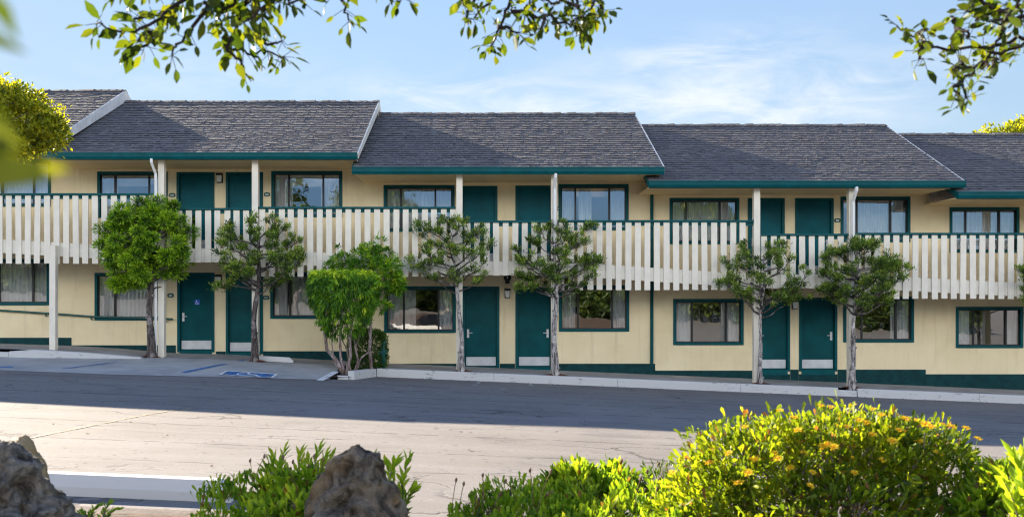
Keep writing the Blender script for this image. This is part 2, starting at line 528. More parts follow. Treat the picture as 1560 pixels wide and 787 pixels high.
class MB:
    def __init__(s):
        s.v, s.f, s.t = [], [], []

    def add(s, vs, fs, tint=None):
        k = len(s.v)
        s.v += [tuple(p) for p in vs]
        s.f += [tuple(i + k for i in f) for f in fs]
        if tint is not None:
            s.t += [tint] * len(fs)
        return s

    def box(s, x0, x1, y0, y1, z0, z1, tint=None):
        v = [(x, y, z) for z in (z0, z1) for y in (y0, y1) for x in (x0, x1)]
        return s.add(v, [(0, 2, 3, 1), (4, 5, 7, 6), (0, 1, 5, 4), (2, 6, 7, 3), (0, 4, 6, 2), (1, 3, 7, 5)], tint)

    def hexa(s, lo, hi, tint=None):
        """lo, hi: four corners each, same winding"""
        v = list(lo) + list(hi)
        return s.add(v, [(3, 2, 1, 0), (4, 5, 6, 7), (0, 1, 5, 4), (1, 2, 6, 5), (2, 3, 7, 6), (3, 0, 4, 7)], tint)

    def prism_x(s, prof, x0, x1):
        """closed profile of (y, z), extruded along x"""
        n = len(prof)
        v = [(x0, y, z) for y, z in prof] + [(x1, y, z) for y, z in prof]
        f = [tuple(range(n - 1, -1, -1)), tuple(range(n, 2 * n))]
        f += [(i, (i + 1) % n, n + (i + 1) % n, n + i) for i in range(n)]
        return s.add(v, f)

    def tube(s, pts, rad, n=8, cap=True):
        pts = [Vector(p) for p in pts]
        if not isinstance(rad, (list, tuple)):
            rad = [rad] * len(pts)
        k0 = len(s.v)
        ref = Vector((0.31, 0.93, 0.19))
        for i, p in enumerate(pts):
            d = (pts[min(i + 1, len(pts) - 1)] - pts[max(i - 1, 0)]).normalized()
            a = d.cross(ref)
            if a.length < 1e-3:
                a = d.cross(Vector((1, 0, 0)))
            a.normalize()
            b = d.cross(a)
            for j in range(n):
                t = 2 * math.pi * j / n
                s.v.append(tuple(p + (a * math.cos(t) + b * math.sin(t)) * rad[i]))
        for i in range(len(pts) - 1):
            for j in range(n):
                q = (j + 1) % n
                s.f.append((k0 + i * n + j, k0 + i * n + q, k0 + (i + 1) * n + q, k0 + (i + 1) * n + j))
        if cap:
            s.f.append(tuple(k0 + j for j in range(n - 1, -1, -1)))
            s.f.append(tuple(k0 + (len(pts) - 1) * n + j for j in range(n)))
        return s

    def build(s, name, mat, parent=None, smooth=False, origin=None):
        if origin is None:
            origin = ORIG.get(root_of(parent).name, (0, 0, 0)) if parent is not None else (0, 0, 0)
        me = bpy.data.meshes.new(name)
        ox, oy, oz = origin
        me.from_pydata([(x - ox, y - oy, z - oz) for x, y, z in s.v], [], s.f)
        if s.t and len(s.t) == len(s.f):
            a = me.attributes.new('tint', 'FLOAT', 'FACE')
            a.data.foreach_set('value', s.t)
        if smooth:
            me.polygons.foreach_set('use_smooth', [True] * len(me.polygons))
        me.materials.append(mat)
        me.update()
        o = bpy.data.objects.new(name, me)
        col.objects.link(o)
        if parent is not None:
            o.parent = parent
        else:
            o.location = origin
            ORIG[o.name] = origin
        return o


def tag(o, label=None, cat=None, group=None, kind=None):
    if label:
        o['label'] = label
    if cat:
        o['category'] = cat
    if group:
        o['group'] = group
    if kind:
        o['kind'] = kind
    return o


def thing(name, loc, label, cat, group=None):
    o = bpy.data.objects.new(name, None)
    o.empty_display_size = 0.2
    o.location = loc
    col.objects.link(o)
    ORIG[o.name] = tuple(loc)
    return tag(o, label, cat, group)


def PX(px, py, D):
    return Vector(((px - CX) * D / F, D, ZC + (HY - py) * D / F))


def X_(px, D):
    return (px - CX) * D / F


def Z_(py, D):
    return ZC + (HY - py) * D / F


def lerp_tab(tab, x):
    if x <= tab[0][0]:
        a, b = tab[0], tab[1]
    elif x >= tab[-1][0]:
        a, b = tab[-2], tab[-1]
    else:
        for a, b in zip(tab, tab[1:]):
            if a[0] <= x <= b[0]:
                break
    return a[1] + (b[1] - a[1]) * (x - a[0]) / (b[0] - a[0])


# ------------------------------------------------------------------ ground
DW, DP, DE, DR = 25.0, 23.5, 23.2, 27.84            # wall, balcony front, eave and ridge planes


def z_lot(x, y):
    return ZC - (2.08 + 0.028 * (y - 23.1) + 0.042 * (x + 1.65))


SLAB_BACK = [(-24, 0.47), (-14, 0.13), (-11.2, 0.05), (-8.4, 0.03), (-7.0, -0.005), (-3.0, -0.223), (30, -1.609)]
WALK = [(-24, 0.75), (-14, 0.33), (-11.2, 0.235), (-10.0, 0.17), (-8.6, 0.05), (-8.4, 0.035), (-7.0, 0.0), (-3.0, -0.223), (30, -1.609)]


def z_walk(x):
    return lerp_tab(WALK, x)


SLAB_FRONT = [(-24, 19.9), (-10.5, 19.9), (-8.3, 20.0), (-3.75, 21.2), (-3.0, 21.5)]


def sheet(name, xs, ys, zf, mat):
    mb = MB()
    vs = [(x, y, zf(x, y)) for y in ys for x in xs]
    n = len(xs)
    fs = [(j * n + i, j * n + i + 1, (j + 1) * n + i + 1, (j + 1) * n + i) for j in range(len(ys) - 1) for i in range(n - 1)]
    mb.add(vs, fs)
    return tag(mb.build(name, mat), kind='structure')


def frange(a, b, n):
    return [a + (b - a) * i / n for i in range(n + 1)]


def z_ground(x, y):
    # gently falling lot, levelled out far away so the sheet reaches the horizon
    xx = max(-60, min(60, x))
    yy_ = max(-40, min(80, y))
    return z_lot(xx, yy_)


lot_x = [-900, -300, -60, -40, -30] + frange(-24, 24, 48) + [30, 40, 60, 300, 900]
lot_y = [-900, -300, -40, -25, -15, -8] + frange(-4, 24, 28) + [26, 32, 40, 80, 300, 900]
o = sheet('parking_lot', lot_x, lot_y, z_ground, M['asphalt'])

# concrete accessible bay in front of the left rooms
mb = MB()
xs = [-24, -18, -14, -12.5, -11.2, -10, -9, -8.4, -7, -6, -5, -4.2, -3.62]
rows = 6
vs = []
for x in xs:
    yf = lerp_tab(SLAB_FRONT, x)
    for j in range(rows + 1):
        t = j / rows
        y = yf + (23.6 - yf) * t
        tt = min(1, (y - yf) / (22.9 - yf))
        z = (z_lot(x, yf) + 0.006) * (1 - tt) + max(lerp_tab(SLAB_BACK, x), z_lot(x, y) + 0.006) * tt
        vs.append((x, y, z))
fs = [(i * (rows + 1) + j, (i + 1) * (rows + 1) + j, (i + 1) * (rows + 1) + j + 1, i * (rows + 1) + j + 1) for i in range(len(xs) - 1) for j in range(rows)]
mb.add(vs, fs)
tag(mb.build('concrete_bay', M['slab']), kind='structure')


def z_bay(x, y):
    yf = lerp_tab(SLAB_FRONT, x)
    tt = max(0, min(1, (y - yf) / (22.9 - yf)))
    return (z_lot(x, yf) + 0.006) * (1 - tt) + max(lerp_tab(SLAB_BACK, x), z_lot(x, y) + 0.006) * tt


# pavement along the rooms: raised and kerbed right of the planter and at the far left
mb = MB()
xs = [-3.3, -2.8] + frange(-2, 24, 26)
mb.add([(x, y, z_walk(x)) for x in xs for y in (23.22, 25.3)], [(2 * i, 2 * i + 2, 2 * i + 3, 2 * i + 1) for i in range(len(xs) - 1)])
xs = [-24, -19, -14, -12.6, -11.2, -10, -9, -8.6]
k = len(mb.v)
mb.add([(x, y, z_walk(x)) for x in xs for y in (23.05, 25.3)], [(2 * i, 2 * i + 2, 2 * i + 3, 2 * i + 1) for i in range(len(xs) - 1)])
xs = [-8.6, -8.4, -7, -5, -3.3]
mb.add([(x, y, z_walk(x) + 0.004) for x in xs for y in (23.4, 25.3)], [(2 * i, 2 * i + 2, 2 * i + 3, 2 * i + 1) for i in range(len(xs) - 1)])
tag(mb.build('pavement', M['concrete']), kind='structure')


def kerb_run(mb, pts, w, ztop, zbot):
    """pts: (x, y) along the kerb's front face; w: width towards the building"""
    lo, hi = [], []
    for (x, y), (x2, y2) in zip(pts, pts[1:]):
        d = Vector((x2 - x, y2 - y, 0)).normalized()
        nrm = Vector((-d.y, d.x, 0)) * w
        a = [(x, y), (x2, y2), (x2 + nrm.x, y2 + nrm.y), (x + nrm.x, y + nrm.y)]
        b = 0.02
        bot = [(p[0], p[1], zbot(*p)) for p in a]
        mid = [(p[0], p[1], ztop(*p) - b) for p in a]
        sh = Vector((nrm.x, nrm.y)) * (b / w)
        top = [(a[0][0] + sh.x, a[0][1] + sh.y), (a[1][0] + sh.x, a[1][1] + sh.y), a[2], a[3]]
        top = [(p[0], p[1], ztop(*p)) for p in top]
        mb.hexa(bot, mid)
        mb.hexa(mid, top)


mb = MB()
gap = 0.008
for a, b in [(-2.74, 0.2), (0.2 + gap, 3.3), (3.3 + gap, 6.4), (6.4 + gap, 8.85), (9.35, 12.4), (12.4 + gap, 15.5), (15.5 + gap, 24)]:
    m_ = (a + b) / 2
    kerb_run(mb, [(a, 23.08), (m_, 23.08), (b, 23.08)], 0.15, lambda x, y: z_walk(x) + 0.006, lambda x, y: z_lot(x, y) - 0.2)
kerb_run(mb, [(8.86, 23.12), (9.34, 23.12)], 0.10, lambda x, y: z_walk(x) - 0.05, lambda x, y: z_lot(x, y) - 0.2)
# return of the kerb round the planter
kerb_run(mb, [(-3.09, 21.62), (-2.75, 23.06)], 0.16, lambda x, y: z_lot(x, y) + 0.2, lambda x, y: z_lot(x, y) - 0.2)
kerb_run(mb, [(-3.46, 21.52), (-3.24, 21.60)], 0.10, lambda x, y: z_lot(x, y) + 0.09, lambda x, y: z_lot(x, y) - 0.2)
# left kerb, sinking into the ramp
kerb_run(mb, [(-24, 22.9), (-12.5, 22.9), (-11.9, 22.9)], 0.15, lambda x, y: z_walk(-12) + 0.04 * (-12 - x) - 0.07, lambda x, y: z_bay(x, y) - 0.2)
kerb_run(mb, [(-11.89, 22.9), (-11.3, 22.9), (-10.0, 22.9), (-8.6, 22.9)], 0.15, lambda x, y: z_walk(x) + 0.012 - 0.06 * max(0, (-11.3 - x) / 0.6), lambda x, y: z_bay(x, y) - 0.2)
tag(mb.build('kerb', M['kerb']), kind='structure')

# planter soil and mulch rings
mb = MB()
poly = [(-3.75, 21.25), (-3.05, 21.72), (-2.8, 23.2), (-3.35, 23.2)]
mb.add([(x, y, z_lot(x, y) + 0.06) for x, y in poly], [(0, 1, 2, 3)])
tag(mb.build('planter_soil', M['soil']), kind='structure')

mb = MB()
for px, D in ((705, 23.33), (848, 23.3), (1159, 23.33), (1297, 23.3), (230, 23.3), (393, 23.25)):
    x, y = X_(px, D), D
    z = max(z_walk(x), z_bay(x, y) if x < -3.7 else -9) + 0.012
    n = 14
    ring = [(x + 0.24 * math.cos(t) * (1 + .2 * rnd.random()) * (1.4 if px == 848 else 1), y - 0.02 + 0.10 * math.sin(t), z) for t in [2 * math.pi * i / n for i in range(n)]]
    ring = [(a, b, c - 0.042 * (a - x)) for a, b, c in ring]
    mb.add(ring + [(x, y, z + 0.05)], [(i, (i + 1) % n, n) for i in range(n)])
tag(mb.build('mulch_rings', M['mulch']), kind='structure')


# painted markings, a sheet a few millimetres above the surface below
def strip(mb, pts, w, zf, lift=0.006):
    for (x, y), (x2, y2) in zip(pts, pts[1:]):
        d = Vector((x2 - x, y2 - y)).normalized()
        nr = Vector((-d.y, d.x)) * w / 2
        a = [(x - nr.x, y - nr.y), (x2 - nr.x, y2 - nr.y), (x2 + nr.x, y2 + nr.y), (x + nr.x, y + nr.y)]
        mb.add([(p[0], p[1], zf(*p) + lift) for p in a], [(0, 1, 2, 3)])


def on_bay(px, py):
    D = 21.0
    for _ in range(30):
        x = X_(px, D)
        D = D * 0.5 + 0.5 * (ZC - z_bay(x, D)) * F / (py - HY)
    return (X_(px, D), D)


def on_lot(px, py):
    D = 15.0
    for _ in range(60):
        x = X_(px, D)
        D = D * 0.5 + 0.5 * (ZC - z_lot(x, D)) * F / (py - HY)
    return (X_(px, D), D)


mb = MB()
strip(mb, [on_bay(279, 567.5), on_bay(330, 557), on_bay(374, 548.5)], 0.13, z_bay, 0.012)
strip(mb, [on_bay(-20, 560), on_bay(20, 559)], 0.25, z_bay, 0.012)
strip(mb, [on_bay(95, 562), on_bay(180, 551)], 0.08, z_bay, 0.012)
c = on_bay(379, 570.8)
hx, hy = 0.58, 0.27
strip(mb, [(c[0] - hx, c[1]), (c[0] + hx, c[1])], hy * 2, z_bay, 0.012)
tag(mb.build('blue_bay_markings', M['mark_blue']), kind='structure')
mb = MB()
# white border and wheelchair figure of the bay symbol
for a, b in (((-hx, -hy), (hx, -hy)), ((-hx, hy), (hx, hy)), ((-hx, -hy), (-hx, hy)), ((hx, -hy), (hx, hy))):
    strip(mb, [(c[0] + a[0], c[1] + a[1]), (c[0] + b[0], c[1] + b[1])], 0.06, z_bay, 0.018)
fig = [(-0.05, 0.22), (-0.02, 0.02), (0.16, 0.0), (0.24, -0.16), (0.32, -0.15)]
strip(mb, [(c[0] + p[0], c[1] + p[1]) for p in fig], 0.06, z_bay, 0.018)
arc = [(-0.05 + 0.2 * math.cos(t), -0.05 + 0.14 * math.sin(t)) for t in frange(R(110), R(345), 10)]
strip(mb, [(c[0] + p[0], c[1] + p[1]) for p in arc], 0.05, z_bay, 0.019)
strip(mb, [on_bay(487, 580), on_bay(512, 566.5)], 0.16, z_bay, 0.016)
tag(mb.build('white_bay_markings', M['mark_white']), kind='structure')
mb = MB()
for (a, b) in (((808, 588), (812, 574)), ((565, 587.5), (596, 589)), ((930, 578), (965, 590)), ((735, 577), (722, 588))):
    strip(mb, [on_lot(*a), on_lot(*b)], 0.10, z_lot, 0.005)
strip(mb, [on_lot(560, 588), on_lot(780, 593)], 0.05, z_lot, 0.005)
tag(mb.build('faint_stall_markings', M['mark_faint']), kind='structure')
mb = MB()
strip(mb, [on_lot(px, py) for px, py in ((-30, 677), (40, 668), (100, 656), (170, 642), (215, 633), (262, 625), (300, 620))], 0.055, z_lot, 0.005)
tag(mb.build('yellow_stall_line', M['mark_yellow']), kind='structure')


# planting bed round the camera
def z_bed(x, y):
    prof = [(-6, 0.35), (-1, 0.5), (2.0, 0.56), (3.9, 0.52), (4.4, 0.42), (5.0, 0.26), (5.8, 0.10), (6.7, -0.02)]
    n_ = noise.noise(Vector((x * 1.7, y * 1.7, 3.1))) * 0.035
    return lerp_tab(prof, y) - 0.042 * x * 0.6 + n_


sheet('planting_bed', frange(-7, 7, 70), frange(-5.5, 6.45, 60), z_bed, M['soil'])
mb = MB()
kerb_run(mb, [(x, 6.42) for x in frange(7, -7, 14)], -0.12, lambda x, y: z_lot(x, y) + 0.05, lambda x, y: z_lot(x, y) - 0.1)
kerb_run(mb, [(x, 6.60) for x in frange(-7, 7, 14)], 0.12, lambda x, y: z_lot(x, y) + 0.03, lambda x, y: z_lot(x, y) - 0.1)
tag(mb.build('bed_edging', M['timber']), kind='structure')

mb = MB()
for i in range(260):
    if rnd.random() < 0.55:
        x, y = rnd.uniform(-2.6, 14), 23.05 - abs(rnd.gauss(0, 0.25))
    else:
        x, y = rnd.uniform(-9, 12), rnd.uniform(7, 21)
    a_, l_ = rnd.random() * 6.28, rnd.uniform(0.02, 0.045)
    zz = (z_bay(x, y) + 0.02 if x < -3.62 and y > lerp_tab(SLAB_FRONT, x) else z_lot(x, y)) + 0.008
    c_, s_ = math.cos(a_) * l_, math.sin(a_) * l_
    mb.add([(x - c_, y - s_, zz), (x - s_ * .4, y + c_ * .4, zz + 0.008), (x + c_, y + s_, zz + rnd.uniform(0, .015)), (x + s_ * .4, y - c_ * .4, zz + 0.004)], [(0, 1, 2, 3)], rnd.random())
tag(mb.build('leaf_litter', M['dry'], origin=(0, 15, 0)), kind='stuff')

# ------------------------------------------------------------------ motel building
bld = thing('motel_building', (0, DW, z_walk(0)), 'long two storey cream motel stepping downhill, with teal doors and slatted white balcony', 'motel')

ENDS = [-34, -10.95, -3.22, 4.44, 12.06, 20.5]    # block joints along the front
EAVE_TOP = [212, 232, 254, 275, 291.5]
EAVE_BOT = [223, 243, 265.5, 285.7, 302.3]
RISE = 2.265
ROOF_X = [(-34.4, -10.93), (-11.18, -3.25), (-3.36, 4.49), (4.12, 12.08), (11.91, 20.9)]

UW = [(-22, 77, 243, 314), (149, 255, 262, 331), (414, 521, 261, 330), (585, 692, 282.5, 352), (851.5, 957, 281, 350),
      (1020.5, 1125.5, 302, 371), (1281, 1386, 300, 368), (1447, 1552, 316, 384)]
LW = [(-32, 75, 395, 464), (145, 252, 416, 487), (412.5, 519, 415.5, 484.5), (586, 694, 436.5, 506), (852, 958, 435, 504),
      (1026, 1132, 455.5, 524.5), (1285, 1391.5, 452, 520.5), (1456.5, 1558, 467.5, 529)]
UD = [(270, 326, 263, 382), (345, 400, 263, 382), (702, 757, 284, 402), (786, 842, 283.5, 402), (1140, 1194.5, 302.5, 421), (1212, 1269, 302.5, 421)]
LD = [(271, 326, 416, 535), (345, 400, 416, 538), (705.5, 760, 437, 560), (786, 842, 437, 560), (1149, 1202.5, 455, 564), (1218, 1274.5, 454, 564)]


def wx(px):
    return X_(px, DW)


def wz(py):
    return Z_(py, DW)


holes = []
for a, b, t, d in UW + LW + UD + LD:
    holes.append((wx(a), wx(b), wz(d), wz(t)))

roof_parts = []
for k in range(5):
    x0, x1 = ENDS[k], ENDS[k + 1]
    zs = Z_(EAVE_BOT[k], DE) + 0.012
    ze = Z_(EAVE_TOP[k], DE)
    zb = -2.2
    mine = [h for h in holes if x0 < (h[0] + h[1]) / 2 < x1]
    gx = sorted(set([x0, x1] + [min(max(v_, x0), x1) for h in mine for v_ in h[:2]]))
    gz = sorted(set([zb, zs + 0.05] + [v_ for h in mine for v_ in h[2:]]))
    mb = MB()
    for a, b in zip(gx, gx[1:]):
        for c_, d in zip(gz, gz[1:]):
            mx_, mz_ = (a + b) / 2, (c_ + d) / 2
            if any(h[0] < mx_ < h[1] and h[2] < mz_ < h[3] for h in mine):
                continue
            mb.add([(a, DW, c_), (b, DW, c_), (b, DW, d), (a, DW, d)], [(0, 1, 2, 3)])
    dp = 0.16
    for a, b, c_, d in mine:
        f, g = DW, DW + dp
        mb.add([(a, f, c_), (a, g, c_), (a, g, d), (a, f, d)], [(0, 1, 2, 3)])
        mb.add([(b, f, c_), (b, f, d), (b, g, d), (b, g, c_)], [(0, 1, 2, 3)])
        mb.add([(a, f, d), (a, g, d), (b, g, d), (b, f, d)], [(0, 1, 2, 3)])
        mb.add([(a, f, c_), (b, f, c_), (b, g, c_), (a, g, c_)], [(0, 1, 2, 3)])
    # gable ends and back
    yb = 30.7
    e = 0.006
    for x in (x0 + e, x1 - e):
        zr = ze + RISE * (DR - DE) / (DR - DE) - 0.25
        mb.add([(x, DW + 0.01, zb), (x, yb, zb), (x, yb, zs), (x, DR, zr), (x, DW + 0.01, zs)], [(0, 1, 2, 3, 4)])
    mb.add([(x0, yb, zb), (x1, yb, zb), (x1, yb, zs), (x0, yb, zs)], [(0, 1, 2, 3)])
    wall = mb.build('wall', M['stucco'], bld)
    # dark rooms behind the windows
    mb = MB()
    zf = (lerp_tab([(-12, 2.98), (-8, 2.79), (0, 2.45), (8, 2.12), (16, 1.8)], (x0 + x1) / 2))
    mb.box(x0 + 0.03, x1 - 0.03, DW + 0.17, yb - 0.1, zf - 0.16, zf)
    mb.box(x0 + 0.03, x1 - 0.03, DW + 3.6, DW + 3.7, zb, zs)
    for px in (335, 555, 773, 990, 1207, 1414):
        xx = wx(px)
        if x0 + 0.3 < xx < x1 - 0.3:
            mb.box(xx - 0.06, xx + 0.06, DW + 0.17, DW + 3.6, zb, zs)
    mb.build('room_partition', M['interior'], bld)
    # ---- roof
    rx0, rx1 = ROOF_X[k]
    zr = ze + RISE
    slope = RISE / (DR - DE)
    th = 0.16
    mb = MB()
    yb2 = 2 * DR - DE
    prof = [(DE + 0.03, ze - 0.03), (DR, zr - 0.045), (yb2, ze - 0.03), (yb2, ze - 0.03 - th), (DR, zr - 0.045 - th), (DE + 0.03, ze - 0.03 - th)]
    mb.prism_x(prof, rx0, rx1)
    mb.t = [0.2] * len(mb.f)
    # courses of split shakes, each its own thickness and length
    L = math.hypot(DR - DE, RISE)
    cy, sz = (DR - DE) / L, RISE / L
    ny, nz = -sz, cy
    nc = 28
    exp_ = L / nc
    for i in range(nc + 1):
        for side in ((1, -1) if i % 1 == 0 else (1,)):
            x = rx0
            while x < rx1 - 0.02:
                w_ = rnd.uniform(0.07, 0.17) if side == 1 else rnd.uniform(0.5, 0.9)
                xe = min(x + w_, rx1)
                if rx1 - xe < 0.06:
                    xe = rx1
                t0 = i * exp_ + rnd.uniform(-0.014, 0.014) - (0.03 if i == 0 else 0)
                t1 = min(i * exp_ + exp_ * 1.25, L)
                if t1 <= t0 + 0.02:
                    break
                hb = rnd.uniform(0.018, 0.030) + (0.006 * noise.noise(Vector((x, i * 0.7, k))))
                ht = 0.004
                y_ = lambda t, h: (DE + cy * t + ny * h) if side == 1 else (2 * DR - (DE + cy * t + ny * h))
                z_ = lambda t, h: ze + sz * t + nz * h - 0.02
                g_ = 0.002
                xa, xb = x + g_, xe - g_ * (0 if xe == rx1 else 1)
                lo = [(xa, y_(t0, 0), z_(t0, 0)), (xb, y_(t0, 0), z_(t0, 0)), (xb, y_(t1, 0), z_(t1, 0)), (xa, y_(t1, 0), z_(t1, 0))]
                hi = [(xa, y_(t0, hb), z_(t0, hb)), (xb, y_(t0, hb), z_(t0, hb)), (xb, y_(t1, ht), z_(t1, ht)), (xa, y_(t1, ht), z_(t1, ht))]
                v_ = lo + hi
                tint = min(1, max(0, rnd.gauss(0.45, 0.12)))
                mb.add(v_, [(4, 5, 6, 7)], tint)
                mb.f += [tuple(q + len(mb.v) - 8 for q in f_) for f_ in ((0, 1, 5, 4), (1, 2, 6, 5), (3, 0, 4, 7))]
                mb.t += [-0.25, 0.0, 0.0]  # butt faces tinted almost black as painted shade under each course
                x = xe
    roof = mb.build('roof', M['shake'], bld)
    # ridge caps
    mb = MB()
    x = rx0
    while x < rx1 - 0.03:
        xe = min(x + rnd.uniform(0.16, 0.24), rx1)
        h = rnd.uniform(0.012, 0.04)
        hb = h + 0.012
        w_ = 0.15
        zz = zr - 0.005
        p0 = [(x, DR - w_, zz - w_ * slope + h), (x, DR, zz + h), (x, DR + w_, zz - w_ * slope + h)]
        p1 = [(xe + 0.03, DR - w_, zz - w_ * slope + hb), (xe + 0.03, DR, zz + hb), (xe + 0.03, DR + w_, zz - w_ * slope + hb)]
        q0 = [(a, b, c_ - 0.03) for a, b, c_ in p0]
        q1 = [(a, b, c_ - 0.03) for a, b, c_ in p1]
        mb.add(p0 + p1 + q0 + q1, [(0, 3, 4, 1), (1, 4, 5, 2), (0, 6, 9, 3), (2, 5, 11, 8), (3, 9, 10, 4), (4, 10, 11, 5), (0, 1, 7, 6), (1, 2, 8, 7)], min(1, max(0, rnd.gauss(0.4, 0.2))))
        x = xe
    mb.build('ridge_cap', M['shake'], roof)
    # gutter: an ogee trough along the eave
    zt, zbm = Z_(EAVE_TOP[k] + 0.6, DE), Z_(EAVE_BOT[k], DE)
    y0 = DE - 0.075
    prof = [(DE + 0.03, zbm), (y0 + 0.035, zbm), (y0 + 0.02, zbm + 0.035), (y0 + 0.004, zbm + 0.06), (y0, zt - 0.03), (y0 - 0.012, zt - 0.028), (y0 - 0.012, zt), (y0 + 0.01, zt), (y0 + 0.014, zt - 0.05), (DE + 0.028, zt - 0.05)]
    mb = MB()
    mb.prism_x(prof, rx0 - 0.01, rx1 + 0.015)
    mb.build('gutter', M['teal'], roof)
    # boxed soffit
    mb = MB()
    mb.box(rx0 + 0.035, rx1 - 0.04 if k < 3 else rx1 - 0.2, DE + 0.035, DW - 0.004, zbm + 0.012, zbm + 0.04)
    mb.build('soffit', M['soffit'], roof)
    # rake boards on both ends
    for side, xx, mt in ((1, rx1, M['board'] if k == 0 else M['picket']), (-1, rx0, M['teal'])):
        hgt = 0.34 if k == 0 else 0.25
        mb = MB()
        xa, xb = (xx - 0.005, xx + 0.035) if side == 1 else (xx - 0.03, xx + 0.004)
        for s_ in (1, -1):
            ya = (lambda y: y) if s_ == 1 else (lambda y: 2 * DR - y)
            yA, yB = DE + 0.02, DR - 0.001
            zA, zB = ze + 0.0, zr - 0.002
            lo = [(xa, ya(yA), zA - hgt * 0.62), (xb, ya(yA), zA - hgt * 0.62), (xb, ya(yB), zB - hgt), (xa, ya(yB), zB - hgt)]
            hi = [(xa, ya(yA), zA), (xb, ya(yA), zA), (xb, ya(yB), zB), (xa, ya(yB), zB)]
            mb.hexa(lo, hi)
        mb.build('bargeboard', mt, roof)

# dark painted base of the wall, stepping with the ground
DADO = [(-420, -130, 494), (-130, 109, 514), (109, 268, 525.5), (329, 343.5, 535), (401, 560, 534.5), (560, 704, 553.5), (761.5, 784.5, 553.5), (843.5, 998, 553.5),
        (998, 1147, 564), (1204, 1216.5, 562.5), (1276, 1410, 562.5), (1410, 1890, 569.5)]
DADO += [(a - 1, b + 1, d + 5.5) for a, b, t, d in LD]
mb = MB()
for a, b, t in DADO:
    mb.box(wx(a), wx(b), DW - 0.014, DW + 0.02, -2.2, wz(t))
mb.build('wall_base', M['dado'], bld)


# ---- doors
def make_door(a, b, t, d, upper, handle_left, number):
    xa, xb, zb, zt = wx(a), wx(b), wz(d), wz(t)
    fw = 0.055
    mb = MB()
    mb.box(xa + fw, xb - fw, DW + 0.055, DW + 0.10, zb + 0.03, zt - fw)
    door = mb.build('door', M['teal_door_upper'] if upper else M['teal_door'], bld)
    mb = MB()
    mb.box(xa - 0.015, xa + fw - 0.002, DW - 0.018, DW + 0.12, zb - 0.02, zt + 0.015)
    mb.box(xb - fw + 0.002, xb + 0.015, DW - 0.018, DW + 0.12, zb - 0.02, zt + 0.015)
    mb.box(xa + fw - 0.001, xb - fw + 0.001, DW - 0.018, DW + 0.12, zt - fw + 0.002, zt + 0.015)
    mb.box(xa + fw - 0.001, xb - fw + 0.001, DW - 0.03, DW + 0.12, zb - 0.12, zb + 0.025)
    mb.build('door_frame', M['teal'], door)
    mb = MB()
    kp = 0.235
    mb.box(xa + fw + 0.03, xb - fw - 0.03, DW + 0.047, DW + 0.0535, zb + 0.06, zb + 0.06 + kp)
    mb.build('kick_plate', M['steel'], door)
    hx_ = xa + fw + 0.08 if handle_left else xb - fw - 0.08
    dr = 1 if handle_left else -1
    mb = MB()
    hz = zb + 0.95
    mb.box(hx_ - 0.03, hx_ + 0.03, DW + 0.035, DW + 0.0535, hz - 0.13, hz + 0.1)
    mb.tube([(hx_, DW + 0.05, hz), (hx_, DW - 0.01, hz), (hx_ + dr * 0.12, DW - 0.012, hz)], 0.012, 8)
    mb.build('handle', M['steel'], door)
    if a == 1218 or a == 706:
        pass
    return door


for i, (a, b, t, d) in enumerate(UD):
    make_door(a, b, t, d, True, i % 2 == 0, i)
for i, (a, b, t, d) in enumerate(LD):
    make_door(a, b, t, d, False, i % 2 == 0, i)


# ---- windows: teal trim > sashes, glass, drapes
def drape(mb, xa, xb, y, z0, z1, amp=0.02, pitch=0.105):
    n = max(4, int((xb - xa) / pitch * 8))
    ph = rnd.random() * 6
    ps = []
    for i in range(n + 1):
        x = xa + (xb - xa) * i / n
        w_ = 2 * math.pi * (x - xa) / pitch + ph + 0.8 * math.sin(x * 5 + ph)
        ps.append((x, y + amp * math.sin(w_) * (0.7 + 0.3 * math.sin(x * 9))))
    vs = [(x, yy_, z0) for x, yy_ in ps] + [(x, yy_, z1) for x, yy_ in ps]
    mb.add(vs, [(i, i + 1, n + 2 + i, n + 1 + i) for i in range(n)])


